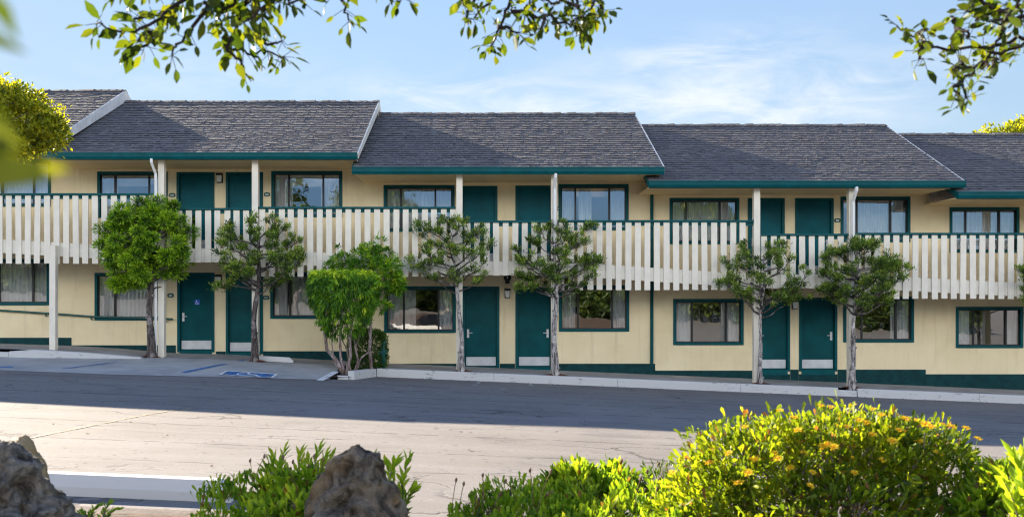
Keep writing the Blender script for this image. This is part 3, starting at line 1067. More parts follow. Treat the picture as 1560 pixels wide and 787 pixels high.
def make_window(a, b, t, d, drapes, split=(0.25, 0.73), blind=0):
    xa, xb, zb, zt = wx(a), wx(b), wz(d), wz(t)
    fw = 0.062
    w_ = xb - xa
    mb = MB()
    for q in ((xa - 0.01, xa + fw, zb - 0.01, zt + 0.01), (xb - fw, xb + 0.01, zb - 0.01, zt + 0.01)):
        mb.box(q[0], q[1], DW - 0.022, DW + 0.13, q[2], q[3])
    mb.box(xa + fw + 0.001, xb - fw - 0.001, DW - 0.022, DW + 0.13, zt - fw, zt + 0.01)
    mb.box(xa + fw + 0.001, xb - fw - 0.001, DW - 0.03, DW + 0.13, zb - 0.012, zb + fw * 0.9)
    win = mb.build('window', M['teal'], bld)
    ia, ib, jb, jt = xa + fw, xb - fw, zb + fw * 0.9, zt - fw
    mb = MB()
    s1, s2 = xa + w_ * split[0], xa + w_ * split[1]
    th = 0.028
    for x in (ia + th / 2, s1, s2, ib - th / 2):
        hw = th / 2 if x not in (s1, s2) else 0.024
        mb.box(x - hw, x + hw, DW + 0.035, DW + 0.10, jb, jt)
    mb.box(ia, ib, DW + 0.036, DW + 0.099, jb, jb + 0.03)
    mb.box(ia, ib, DW + 0.036, DW + 0.099, jt - 0.03, jt)
    mb.build('sash', M['bronze'], win)
    mb = MB()
    for p, q, y in ((ia, s1, 0.055), (s1, s2, 0.075), (s2, ib, 0.055)):
        mb.add([(p, DW + y, jb), (q, DW + y, jb), (q, DW + y, jt), (p, DW + y, jt)], [(0, 1, 2, 3)])
    mb.build('pane', M['glass'], win)
    for p, q in drapes:
        mb = MB()
        drape(mb, ia + (ib - ia) * p, ia + (ib - ia) * q, DW + 0.165, jb - 0.05, jt + 0.05, 0.032)
        mb.build('curtain', M['curtain'], win, True)
    if blind:
        mb = MB()
        mb.box(s1 + 0.03, s2 - 0.03, DW + 0.14, DW + 0.15, jt - (jt - jb) * blind, jt + 0.02)
        mb.build('roller_blind', M['blind'], win)
    return win


UDR = [[(0, 1)], [(0.0, 0.24), (0.82, 1)], [(0.0, 0.27), (0.70, 1)], [(0, 1)], [(0, 0.24), (0.28, 0.48), (0.78, 1)], [(0, 0.2), (0.22, 1)], [(0.12, 1)], [(0, 1)]]
LDR = [[(0, 1)], [(0, 0.22), (0.25, 1)], [(0, 0.2), (0.28, 1)], [(0, 0.43), (0.77, 1)], [(0, 0.22), (0.76, 1)], [(0, 0.24), (0.72, 1)], [(0.72, 1)], [(0, 0.22), (0.80, 1)]]
UBL = [0, 0.28, 0.30, 0, 0, 0, 0, 0]
for (q, dr, bl) in zip(UW, UDR, UBL):
    make_window(*q, dr, (0.24, 0.73), bl)
for i, (q, dr) in enumerate(zip(LW, LDR)):
    make_window(*q, dr, (0.27, 0.76))

# ---- balcony: deck with level landings and ramps, edge beam, rails with pickets
LVL = [359.5, 379, 398.7, 418.6, 434]               # photo rows of the beam's top edge at each landing
DECK = [(-420, 339.5), (-222, 359.5), (-95, 359.5), (244, 379), (392, 379), (700, 398.7), (844, 398.7), (1152, 418.6), (1297, 418.6), (1605, 434), (1900, 434)]
mb = MB()
mbb = MB()
for (a, t), (b, t2) in zip(DECK, DECK[1:]):
    xa, xb = X_(a, DP), X_(b, DP)
    za, zb_ = Z_(t, DP), Z_(t2, DP)
    for m_, y0, y1, up, dn in ((mb, DP + 0.072, DW - 0.02, 0.0, 0.10), (mbb, DP, DP + 0.07, 0.012, 0.335)):
        lo = [(xa, y0, za - dn), (xb, y0, zb_ - dn), (xb, y1, zb_ - dn), (xa, y1, za - dn)]
        hi = [(xa, y0, za + up), (xb, y0, zb_ + up), (xb, y1, zb_ + up), (xa, y1, za + up)]
        m_.hexa(lo, hi)
# joists under the deck
for (a, t), (b, t2) in zip(DECK, DECK[1:]):
    n = max(2, int((b - a) / 26))
    for i in range(n):
        f_ = (i + 0.5) / n
        x, z = X_(a + (b - a) * f_, DP), Z_(t + (t2 - t) * f_, DP)
        mb.box(x - 0.025, x + 0.025, DP + 0.08, DW - 0.03, z - 0.28, z - 0.09)
deck = mb.build('walkway_deck', M['soffit'], bld)
mbb.build('edge_beam', M['beam'], deck)

#  x0, x1, rail top, picket bottom
RAILS = [(-420, 238, 294.6, 401.4, False), (253, 385.5, 317, 399.6, True), (394, 694, 315.2, 421.3, False), (706, 839.5, 336, 419.6, True), (849, 1147, 335.4, 441.5, False),
         (1157.5, 1291, 356, 438.8, True), (1300.5, 1900, 354.6, 455, False)]
for (a, b, t, d, land) in RAILS:
    xa, xb = X_(a, DP), X_(b, DP)
    zt, zb_ = Z_(t, DP), Z_(d, DP)
    mb = MB()
    mb.box(xa, xb, DP - 0.075, DP + 0.045, zt - 0.05, zt)
    mb.box(xa, xb, DP - 0.005, DP + 0.04, zt - 0.14, zt - 0.051)
    rail = mb.build('balcony_railing', M['teal'], bld)
    mb = MB()
    pitch, w_ = 0.2437, 0.150
    if not land:
        mb_n = int((xb - xa) / pitch)
    off = {(-420): 0.0}.get(a, 0.03)
    x = xa + off
    if a == -420:
        x = X_(10 - 14.52 * 29, DP)
    while x + w_ < xb + 0.02:
        if not (a == -420 and abs(x + w_ / 2 - X_(82.5, DP)) < 0.05 and False):
            j = rnd.uniform(-0.004, 0.004)
            tl = rnd.gauss(0, 0.0045)
            wv = w_ + rnd.uniform(-0.004, 0.004)
            y0, z0 = DP - 0.034 + rnd.uniform(-0.004, 0.002), zb_ + rnd.uniform(-0.008, 0.008)
            mb.hexa([(x + j + tl, y0, z0), (x + wv + j + tl, y0, z0), (x + wv + j + tl, DP - 0.007, z0), (x + j + tl, DP - 0.007, z0)],
                    [(x + j - tl, y0, zt - 0.055), (x + wv + j - tl, y0, zt - 0.055), (x + wv + j - tl, DP - 0.007, zt - 0.055), (x + j - tl, DP - 0.007, zt - 0.055)])
        x += pitch
    mb.build('pickets', M['picket'], rail)

# ---- posts and downspouts
POSTS = [(-352, 1, 1), (82.5, 0, 0), (247, 1, 1), (389.5, 1, 1), (700, 1, 2), (844, 1, 2), (1152, 1, 3), (1296, 1, 3), (1605, 1, 4)]
for px, full, blk in POSTS:
    mb = MB()
    hw = 0.078
    if full:
        x = X_(px, DP)
        mb.box(x - hw, x + hw, DP - 0.085, DP + 0.075, z_walk(x) - 0.2, Z_(EAVE_BOT[blk], DE) + 0.02)
    else:
        x = X_(px, DP - 0.1)
        mb.box(x - hw * 0.98, x + hw * 0.98, DP - 0.20, DP - 0.045, z_walk(x) - 0.2, Z_(374, DP - 0.1))
    mb.build('post', M['picket'], bld)


def downspout(pts, mat, hw=0.035):
    mb = MB()
    mb.tube(pts, hw * 1.25, 4)
    mb.build('downspout', mat, bld)


for px, gx, blk, side in ((247, 231, 1, -1), (844, 846, 2, 0), (1296, 1304, 3, 0)):
    x = X_(px, DP) + side * 0.12
    g = X_(gx, DE)
    zg = Z_(EAVE_BOT[blk], DE)
    yf = DP - 0.13
    downspout([(g, DE - 0.03, zg + 0.02), (g, DE - 0.03, zg - 0.07), (x, yf, zg - 0.34), (x, yf, z_walk(x) + 0.08)], M['white'])
xj = wx(992.5)
downspout([(xj, DW - 0.05, wz(276)), (xj, DW - 0.05, wz(553))], M['teal'], 0.036)


# ------------------------------------------------------------------ fixtures on the building
def wall_lamp(px, py, label):
    x, z = wx(px), wz(py)
    t = thing('wall_lamp', (x, DW, z), label, 'wall lamp', 'wall lamps between the doors')
    mb = MB()
    mb.box(x - 0.075, x + 0.075, DW - 0.05, DW, z - 0.12, z + 0.13)
    mb.box(x - 0.085, x + 0.085, DW - 0.13, DW - 0.051, z + 0.08, z + 0.14)
    mb.build('housing', M['black'], t)
    mb = MB()
    mb.hexa([(x - 0.05, DW - 0.11, z - 0.10), (x + 0.05, DW - 0.11, z - 0.10), (x + 0.05, DW - 0.055, z - 0.10), (x - 0.05, DW - 0.055, z - 0.10)],
            [(x - 0.065, DW - 0.12, z + 0.075), (x + 0.065, DW - 0.12, z + 0.075), (x + 0.065, DW - 0.055, z + 0.075), (x - 0.065, DW - 0.055, z + 0.075)])
    mb.build('lens', M['lens'], t)


wall_lamp(335.5, 272, 'small dark wall lamp between the two upper teal doors left of centre')
wall_lamp(334, 426, 'small dark wall lamp between the two lower doors by the disabled sign')
wall_lamp(773, 447, 'small dark wall lamp below the round black alarm bell')
wall_lamp(1210, 464, 'small dark wall lamp between the two lower doors at the right')
x, z = wx(1425), wz(296.5)
t = thing('soffit_lamp', (x, DW, z), 'small pale lamp under the roof overhang at the right roof step', 'lamp')
mb = MB()
mb.box(x - 0.11, x + 0.11, DW - 0.09, DW - 0.002, z - 0.02, z + 0.03)
mb.build('lens', M['lens'], t)
mb = MB()
mb.box(x - 0.13, x + 0.13, DW - 0.1, DW - 0.001, z + 0.031, z + 0.05)
mb.build('housing', M['white'], t)

x, z = wx(773), wz(424)
t = thing('alarm_bell', (x, DW, z), 'round black alarm bell on the wall under the balcony', 'alarm bell')


def disc(mb, x, y0, y1, z, r, n=20):
    v_ = [(x + r * math.cos(2 * math.pi * i / n), y, z + r * math.sin(2 * math.pi * i / n)) for y in (y0, y1) for i in range(n)]
    mb.add(v_, [tuple(range(n)), tuple(range(2 * n - 1, n - 1, -1))] + [(i, n + i, n + (i + 1) % n, (i + 1) % n) for i in range(n)])


mb = MB()
disc(mb, x, DW - 0.07, DW - 0.02, z + 0.02, 0.10)
disc(mb, x, DW - 0.085, DW - 0.071, z + 0.02, 0.06)
mb.build('gong', M['black'], t)
mb = MB()
mb.box(x - 0.06, x + 0.06, DW - 0.06, DW, z - 0.14, z - 0.04)
mb.build('back_box', M['black'], t)
mb = MB()
disc(mb, x, DW - 0.10, DW - 0.086, z + 0.02, 0.02)
mb.build('cap', M['lens'], t)


def plaque(px, py, label):
    x, z = wx(px), wz(py)
    t = thing('room_number_sign', (x, DW, z), label, 'room sign', 'teal room number signs beside the doors')
    mb = MB()
    n = 18
    prof = []
    for i in range(n):
        a = 2 * math.pi * i / n
        cx_, sz_ = math.cos(a), math.sin(a)
        prof.append((x + 0.085 * math.copysign(abs(cx_) ** 0.6, cx_), z + 0.058 * math.copysign(abs(sz_) ** 0.7, sz_) * (1.1 if sz_ > 0 else 0.85)))
    v_ = [(a, y, b) for y in (DW - 0.02, DW - 0.001) for a, b in prof]
    mb.add(v_, [tuple(range(n - 1, -1, -1)), tuple(range(n, 2 * n))] + [(i, (i + 1) % n, n + (i + 1) % n, n + i) for i in range(n)])
    mb.build('plate', M['teal_pipe'], t)
    mb = MB()
    for dx in (-0.03, 0.0, 0.03):
        mb.box(x + dx - 0.009, x + dx + 0.009, DW - 0.024, DW - 0.0205, z - 0.02, z + 0.025)
    mb.build('numerals', M['lens'], t)


plaque(262.5, 297.5, 'teal room sign left of the upper door nearest the dense green tree')
plaque(407, 296.5, 'teal room sign between an upper door and the window with a roller blind')
plaque(260, 450, 'teal room sign left of the lower door with the disabled sign')
plaque(405.5, 453.5, 'teal room sign beside the lower window behind the second tree')
plaque(848.5, 318, 'teal room sign beside the upper window next to the white downspout post')
plaque(1275.5, 336, 'teal room sign right of the upper door at the right of the photo')

# accessible sign on the first lower door
x, z = wx(299.5), wz(460)
t = thing('accessible_sign', (x, DW + 0.05, z), 'small blue wheelchair sign on a lower teal door', 'sign')
mb = MB()
mb.box(x - 0.07, x + 0.07, DW + 0.044, DW + 0.053, z - 0.07, z + 0.07)
mb.build('plate', M['blue_sign'], t)
mb = MB()
yy_ = DW + 0.041
disc(mb, x - 0.012, yy_, yy_ + 0.002, z + 0.045, 0.012, 10)
mb.tube([(x - 0.012, yy_, z + 0.03), (x - 0.008, yy_, z - 0.005), (x + 0.022, yy_, z - 0.005), (x + 0.034, yy_, z - 0.042), (x + 0.048, yy_, z - 0.04)], 0.0065, 5)
mb.tube([(x - 0.006 + 0.034 * math.cos(a), yy_, z - 0.02 + 0.034 * math.sin(a)) for a in frange(R(115), R(350), 9)], 0.0055, 5)
mb.build('wheelchair_symbol', M['sign_white'], t)

# wall handrail at the left
hp = [(wx(-60), DW - 0.09, wz(469)), (wx(0), DW - 0.09, wz(472)), (wx(100), DW - 0.09, wz(478.5)), (wx(145), DW - 0.09, wz(482)), (wx(265), DW - 0.09, wz(485.5))]
t = thing('handrail', hp[1], 'dark green pipe handrail on the lower wall at the left', 'handrail')
mb = MB()
mb.tube(hp, 0.026, 8)
mb.build('pipe', M['teal_pipe'], t)
for px, py in ((-30, 470), (72, 476.5), (141, 481.5), (254, 485)):
    mb = MB()
    mb.tube([(wx(px), DW - 0.001, wz(py) - 0.09), (wx(px), DW - 0.09, wz(py) - 0.08), (wx(px), DW - 0.09, wz(py))], 0.016, 6)
    mb.build('bracket', M['teal_pipe'], t)


# ------------------------------------------------------------------ foliage tools
def unit(a):
    return a / np.maximum(np.linalg.norm(a, axis=-1, keepdims=True), 1e-9)


def leaf_mesh(name, P, D, L, Wd, mat, parent, tint, shape='leaf', fold=0.15, droop=0.0):
    """one mesh of many leaves. P base points, D directions, L lengths, Wd widths; shape 'leaf' (pointed oval) or 'needle' (one narrow quad)"""
    origin = np.array(ORIG.get(root_of(parent).name, (0, 0, 0))) if parent is not None else np.zeros(3)
    n = len(P)
    P = np.asarray(P, float) - origin
    D = unit(np.asarray(D, float))
    L = np.broadcast_to(np.asarray(L, float), (n,))[:, None]
    Wd = np.broadcast_to(np.asarray(Wd, float), (n,))[:, None]
    rr = unit(rng.normal(size=(n, 3)) + np.array([0, 0, 0.6]))
    S = unit(np.cross(D, rr))
    N = unit(np.cross(S, D))
    if droop:
        N = N * np.where(N[:, 2:3] < 0, -1, 1)
    if shape == 'needle':
        pts = np.stack([P, P + D * L * 0.5 + S * Wd * 0.5, P + D * L - N * L * droop, P + D * L * 0.5 - S * Wd * 0.5], 1)
        nv, faces = 4, [(0, 1, 2, 3)]
    elif shape == 'spoon':
        pts = np.stack([P, P + D * L * 0.45 + S * Wd * 0.28, P + D * L * 0.8 + S * Wd * 0.5 + N * L * fold * .3, P + D * L, P + D * L * 0.8 - S * Wd * 0.5 + N * L * fold * .3, P + D * L * 0.45 - S * Wd * 0.28], 1)
        nv, faces = 6, [(0, 1, 2, 3), (0, 3, 4, 5)]
    else:
        up = N * L * fold
        pts = np.stack([P, P + D * L * 0.3 + S * Wd * 0.42 + up * .5, P + D * L * 0.62 + S * Wd * 0.48 + up * .5 - N * L * droop * .3, P + D * L - N * L * droop,
                        P + D * L * 0.62 - S * Wd * 0.48 + up * .5 - N * L * droop * .3, P + D * L * 0.3 - S * Wd * 0.42 + up * .5], 1)
        nv, faces = 6, [(0, 1, 2, 3), (0, 3, 4, 5)]
    verts = pts.reshape(-1, 3)
    fl = np.array(faces)
    allf = (np.arange(n)[:, None, None] * nv + fl[None]).reshape(-1, fl.shape[1])
    me = bpy.data.meshes.new(name)
    me.vertices.add(len(verts))
    me.vertices.foreach_set('co', verts.ravel())
    me.loops.add(allf.size)
    me.loops.foreach_set('vertex_index', allf.ravel().astype(np.int32))
    me.polygons.add(len(allf))
    me.polygons.foreach_set('loop_start', (np.arange(len(allf)) * fl.shape[1]).astype(np.int32))
    me.update(calc_edges=True)
    a = me.attributes.new('tint', 'FLOAT', 'FACE')
    a.data.foreach_set('value', np.repeat(np.clip(np.broadcast_to(tint, (n,)), 0, 1), len(faces)).astype(np.float32))
    me.materials.append(mat)
    me.validate()
    o = bpy.data.objects.new(name, me)
    col.objects.link(o)
    if parent is not None:
        o.parent = parent
    return o


def tufts(C, r, per, updir=None, up=0.3):
    """needles of clumps: C centres; returns base points, directions, clump index"""
    n = len(C)
    d = unit(rng.normal(size=(n, per, 3)) + np.array([0, 0, up]))
    if updir is not None:
        d = unit(d + np.asarray(updir)[:, None, :] * 0.9)
    rad = r * (0.15 + 0.85 * rng.random((n, per, 1)))
    P = C[:, None, :] + d * rad * 0.75
    idx = np.repeat(np.arange(n), per)
    return P.reshape(-1, 3), d.reshape(-1, 3), idx


def curve_pts(a, b, bend, n=6):
    a, b, bend = Vector(a), Vector(b), Vector(bend)
    return [a.lerp(b, t) + bend * (4 * t * (1 - t)) for t in frange(0, 1, n)]


# ------------------------------------------------------------------ pavement trees
def pruned_tree(px, D, top_py, bot_py, cl, cr, label, bark, leafm, n_limb, tuft_per_limb, needles, seed, lean=0.0, r0=0.085, dense=False, low_branch=None, fork=False):
    r = random.Random(seed)
    x = X_(px, D)
    z0 = (z_walk(x) if x > -3.5 or x < -8.6 else max(z_walk(x), z_bay(x, D))) - 0.03
    xc, hw = X_((cl + cr) / 2, D), (cr - cl) / 2 * D / F
    zt, zb = Z_(top_py, D), Z_(bot_py, D)
    t = thing('pruned_tree', (x, D, z0 + 0.03), label, 'tree', 'small pruned trees along the kerb')
    mb = MB()
    ztr = zb + (zt - zb) * (0.62 if dense else 0.72)
    n = 12
    pts, rads = [], []
    ph = r.random() * 6
    for i in range(n + 1):
        f_ = i / n
        z = z0 - 0.1 + (ztr - z0 + 0.1) * f_
        wob = 0.03 * math.sin(f_ * 7 + ph) + 0.02 * math.sin(f_ * 13 + ph * 2)
        pts.append((x + (xc - x) * f_ ** 1.5 + lean * f_ * (1 - f_) + wob * min(1, f_ * 4), D + 0.03 * math.sin(f_ * 5 + ph), z))
        rads.append(r0 * (1.28 - 0.5 * min(1, f_ * 5) - 0.45 * f_) * (1 + 0.10 * math.sin(f_ * 23 + ph)))
    mb.tube(pts, rads, 10)
    # pruning knots on the stem
    for i in range(7):
        f_ = 0.08 + 0.5 * r.random()
        k = int(f_ * n)
        p = Vector(pts[k])
        a = r.random() * 6.28
        d = Vector((math.cos(a), math.sin(a) * 0.8, 0.25))
        mb.tube([p + d * rads[k] * 0.4, p + d * (rads[k] + 0.03 + 0.03 * r.random())], [0.035, 0.016], 6)
    trunk = mb.build('trunk', bark, t, True)
    mb = MB()
    C, U = [], []
    zc, hh = (zt + zb) / 2, (zt - zb) / 2

    def surf(az, el, s):
        ry = hw * 0.85
        return Vector((xc + hw * s * math.cos(el) * math.cos(az), D + ry * s * math.cos(el) * math.sin(az), zc + hh * s * math.sin(el)))

    for i in range(n_limb):
        f_ = (i + 0.5) / n_limb
        az = i * 2.39996 + r.uniform(-0.3, 0.3)
        el = math.asin(max(-0.95, min(0.97, -0.80 + 1.78 * f_ + r.uniform(-0.1, 0.1))))
        end = surf(az, el, r.uniform(0.82, 1.0))
        zs = max(min(end.z - hw * r.uniform(0.25, 0.6) * math.cos(el), ztr - 0.02), zb - 0.30)
        ff = max(0.0, min(1, (zs - z0) / (ztr - z0)))
        k = min(n - 1, int(ff * n))
        st = Vector(pts[k]).lerp(Vector(pts[k + 1]), ff * n - k)
        ln = (end - st).length
        side = Vector((r.uniform(-1, 1), r.uniform(-1, 1), -0.7)) * 0.11 * ln
        cp = curve_pts(st, end, side, 7)
        for q in range(2, 7):
            cp[q] += Vector((r.gauss(0, 1), r.gauss(0, 1), r.gauss(0, 1))) * 0.018
        rb = 0.030 * r.uniform(0.7, 1.25) * (0.45 + ln * 0.5)
        mb.tube(cp, [rb * (1 - 0.72 * q) for q in frange(0, 1, 7)], 6)
        C.append(end)
        U.append((end - st).normalized() * 0.6 + Vector((0, 0, 0.7)))
        for j in range(tuft_per_limb):
            q = r.uniform(0.45 if not dense else 0.35, 1.0)
            k2 = min(6, int(q * 7))
            b0 = cp[k2].lerp(cp[k2 + 1], q * 7 - k2)
            ax = (cp[k2 + 1] - cp[k2]).normalized()
            off = (ax * r.uniform(0.2, 1.0) + Vector((r.gauss(0, 0.8), r.gauss(0, 0.8), abs(r.gauss(0.2, 0.5))))).normalized()
            off = off * r.uniform(0.10, 0.28)
            e = b0 + off
            q2 = ((e.x - xc) / (hw * 1.02)) ** 2 + ((e.z - zc) / (hh * 1.02)) ** 2 + ((e.y - D) / (hw * 0.95)) ** 2
            if q2 > 1:
                continue
            mb.tube([b0, b0.lerp(e, 0.5) + Vector((0, 0, -0.02)), e], [0.010, 0.008, 0.005], 4, False)
            C.append(e)
            U.append(off.normalized() * 0.8 + Vector((0, 0, 0.7)))
    if low_branch:
        for (pxs, pys) in low_branch:
            e = PX(pxs, pys, D - 0.15)
            ff = max(0.0, min(1, (e.z + 0.05 - z0) / (ztr - z0)))
            k = min(n - 1, int(ff * n))
            st = Vector(pts[k])
            cp = curve_pts(st, e, Vector((0, 0, 0.05)), 5)
            mb.tube(cp, [0.02 * (1 - 0.7 * q) for q in frange(0, 1, 5)], 5)
            for j in range(7):
                C.append(cp[5 - j % 3] + Vector((r.gauss(0, 0.09), r.gauss(0, 0.09), r.gauss(0.02, 0.06))))
                U.append(Vector((0, 0, 1)))
    mb.build('limbs', bark if dense else M['bark_dark'], trunk, True)
    C = np.array([tuple(c_) for c_ in C])
    U = np.array([tuple(u_) for u_ in U])
    # every tuft is a little brush: needles fan out from its shoot, new growth paler at the tips, inner needles darkened as painted shade
    rad = 0.165 if dense else 0.115
    m_ = len(C)
    Un = unit(U)
    d = unit(rng.normal(0, 0.62, (m_, needles, 3)) + Un[:, None, :] * 0.85)
    hgt = rng.random((m_, needles, 1)) ** 0.8
    size = rng.uniform(0.75, 1.3, (m_, 1, 1))
    P = C[:, None, :] + (Un[:, None, :] * (hgt - 0.55) + rng.normal(0, 0.42, (m_, needles, 3)) * np.array([1, 1, 0.6])) * rad * size
    if dense:
        size = rng.uniform(0.8, 1.35, (m_, 1, 1))
        d = unit(rng.normal(0, 1, (m_, needles, 3)) + np.array([0, 0, 0.25]))
        hgt = rng.random((m_, needles, 1)) ** 0.6
        P = C[:, None, :] + d * hgt * rad * size * np.array([1.15, 1.15, 0.8])
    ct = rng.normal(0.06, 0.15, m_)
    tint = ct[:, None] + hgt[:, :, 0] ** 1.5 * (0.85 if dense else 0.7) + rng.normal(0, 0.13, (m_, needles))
    L = rng.uniform(0.07, 0.13, m_ * needles)
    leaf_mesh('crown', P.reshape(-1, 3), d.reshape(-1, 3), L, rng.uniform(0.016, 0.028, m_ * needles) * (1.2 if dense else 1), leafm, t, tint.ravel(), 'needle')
    return t


pruned_tree(231, 23.3, 303, 432, 158, 299, 'dense bright green pruned tree with dark scaly trunk, leftmost along the kerb', M['bark_dark'], M['leaf_dense'], 62, 1, 330, 11, r0=0.125, dense=True, low_branch=[(178, 432), (198, 428)])
pruned_tree(388, 23.25, 330, 442, 324, 466, 'airy olive tree with leaning dark trunk right of the dense green tree', M['bark_dark'], M['leaf_olive'], 30, 5, 76, 12, r0=0.105, low_branch=[(450, 395), (335, 435)])
pruned_tree(703, 23.3, 328, 440, 628, 752, 'sparse olive tree with pale blotched trunk left of a lower teal door', M['bark_pale'], M['leaf_olive'], 26, 4, 66, 23, r0=0.085, low_branch=[(628, 402), (640, 345)])
pruned_tree(846, 23.3, 338, 452, 780, 911, 'airy olive tree with pale knotted trunk standing in a red mulch ring', M['bark_pale'], M['leaf_olive'], 28, 5, 66, 34, r0=0.105, low_branch=[(905, 345), (912, 400), (797, 440)])
pruned_tree(1158, 23.3, 366, 470, 1094, 1231, 'airy olive tree with slim pale trunk in front of lower doors at the right', M['bark_pale'], M['leaf_olive'], 27, 4, 66, 45, r0=0.07, low_branch=[(1098, 430), (1222, 455)])
pruned_tree(1297, 23.25, 364, 472, 1242, 1374, 'fuller olive tree with pale straight trunk before the white downspout post', M['bark_pale'], M['leaf_olive'], 34, 6, 78, 56, r0=0.085, low_branch=[(1370, 408), (1250, 440)])
pruned_tree(1612, 23.2, 388, 478, 1549, 1680, 'olive tree cut off by the right edge of the photo', M['bark_pale'], M['leaf_olive'], 26, 7, 66, 67, r0=0.08)

# ------------------------------------------------------------------ clipped shrubs in the planter
D = 22.45
bx = X_(528, D)
zg = z_lot(bx, D) + 0.06
t = thing('clipped_shrub', (bx, D, zg), 'flat topped clipped shrub of drooping green leaves on crooked bare stems', 'shrub')
mb = MB()
stems = [[(524, 576), (512, 548), (498, 532), (494, 505), (485, 470)], [(526, 574), (519, 545), (518, 520), (521, 470)], [(527, 575), (534, 540), (533, 510), (540, 470)],
         [(536, 573), (546, 548), (540, 520), (535, 508), (520, 480)], [(537, 573), (550, 545), (563, 535), (566, 520), (561, 503)], [(538, 572), (546, 556), (541, 530), (548, 510), (556, 480)],
         [(525, 575), (508, 550), (505, 520), (512, 480)], [(537, 573), (531, 548), (528, 530), (520, 515)]]
for i, st in enumerate(stems):
    dd = D + rnd.uniform(-0.18, 0.18)
    pts = [PX(px, py, D if j == 0 else D + (dd - D) * min(1, j / 2)) for j, (px, py) in enumerate(st)]
    pts[0].z = zg - 0.05
    sm = []
    for a, b in zip(pts, pts[1:]):
        sm += [a, a.lerp(b, 0.5) + Vector((rnd.uniform(-.012, .012), 0, 0))]
    sm.append(pts[-1])
    r_ = rnd.uniform(0.036, 0.055) if i in (0, 1, 2) else rnd.uniform(0.02, 0.03)
    mb.tube(sm, [r_ * (1 - 0.45 * q) for q in frange(0, 1, len(sm) - 1)], 8)
mb.build('stems', M['bark_shrub'], t, True)
# drooping strands through a boxy, flat topped volume, tapering underneath
x0, x1 = X_(468, D), X_(580, D)
zt, zbt = Z_(412, D), Z_(512, D)
xc, hw = (x0 + x1) / 2, (x1 - x0) / 2
C = []
while len(C) < 1250:
    a = rng.uniform(-1, 1, 3)
    f_ = (a[2] + 1) / 2
    wid = lerp_tab([(0, 0.35), (0.25, 0.72), (0.5, 0.93), (0.8, 1.0), (1, 0.97)], f_)
    q = (abs(a[0]) ** 2.6 + abs(a[1]) ** 2.6) / wid ** 2.6
    if q > 1 or (q < 0.4 and a[2] < 0.75):
        continue
    C.append((xc + a[0] * (hw - 0.07), D + a[1] * hw * 0.85, (zt + zbt) / 2 + a[2] * (zt - zbt) / 2))
C = np.array(C)
per = 10
out = unit(np.stack([C[:, 0] - xc, (C[:, 1] - D), np.zeros(len(C))], 1))
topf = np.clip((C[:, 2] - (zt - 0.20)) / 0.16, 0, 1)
strand = unit(out * 0.35 + rng.normal(0, 0.28, (len(C), 3)) + np.array([0, 0, -0.8]))
d = unit(strand[:, None, :] + rng.normal(0, 0.30, (len(C), per, 3)))
d = unit(d * (1 - topf[:, None, None] * 0.75) + topf[:, None, None] * (rng.normal(0, 0.8, (len(C), per, 3)) + np.array([0, 0, 0.15])))
P = C[:, None, :] + rng.normal(0, 0.022, (len(C), per, 3)) + d * rng.uniform(0, 0.05, (len(C), per, 1))
P = P.reshape(-1, 3)
P[:, 2] = np.minimum(P[:, 2], zt - 0.035 + rng.normal(0, 0.012, len(P)))
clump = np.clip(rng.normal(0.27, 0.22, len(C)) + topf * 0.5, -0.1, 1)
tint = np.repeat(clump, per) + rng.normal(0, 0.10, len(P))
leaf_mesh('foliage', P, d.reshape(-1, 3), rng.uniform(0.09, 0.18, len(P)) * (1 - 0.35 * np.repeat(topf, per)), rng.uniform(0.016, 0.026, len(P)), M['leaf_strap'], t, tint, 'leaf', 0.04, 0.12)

D2 = 23.0
bx = X_(566, D2)
t = thing('leafy_shrub', (bx, D2, z_walk(bx)), 'taller uneven green shrub rising behind the flat topped shrub', 'shrub')
mb = MB()
C, U = [], []
hub = PX(566, 470, D2)
mb.tube([(bx, D2, z_walk(bx) - 0.05), PX(563, 530, D2), hub], [0.05, 0.042, 0.034], 8)
for (px, py, w_) in [(520, 395, 22), (545, 388, 22), (563, 380, 16), (578, 384, 18), (592, 398, 18), (601, 424, 16), (556, 408, 26), (585, 436, 22), (572, 418, 26), (530, 410, 24), (604, 436, 12), (548, 430, 26), (580, 462, 16), (594, 412, 18), (515, 408, 14)]:
    e = PX(px, py, D2 + rnd.uniform(-0.25, 0.25))
    cp = curve_pts(hub, e, Vector((rnd.uniform(-.06, .06), rnd.uniform(-.06, .06), 0.03)), 6)
    mb.tube(cp, [0.020 * (1 - 0.75 * q) for q in frange(0, 1, 6)], 6)
    for j in range(20):
        o_ = Vector((rnd.gauss(0, 0.5), rnd.gauss(0, 0.5), rnd.gauss(0, 0.42))) * (w_ / 60)
        C.append(tuple(e + o_))
        U.append(tuple(o_.normalized() * 0.6 + Vector((0, 0, 0.35))))
mb.build('stems', M['bark_shrub'], t, True)
C, U = np.array(C), unit(np.array(U))
per = 16
d = unit(U[:, None, :] + rng.normal(0, 0.6, (len(C), per, 3)))
d[:, :, 2] -= 0.25
P = (C[:, None, :] + rng.normal(0, 0.03, (len(C), per, 3))).reshape(-1, 3)
leaf_mesh('foliage', P, d.reshape(-1, 3), rng.uniform(0.09, 0.17, len(P)), rng.uniform(0.018, 0.030, len(P)), M['leaf_strap'], t, np.repeat(rng.normal(0.40, 0.2, len(C)), per) + rng.normal(0, 0.1, len(P)), 'leaf', 0.05, 0.2)

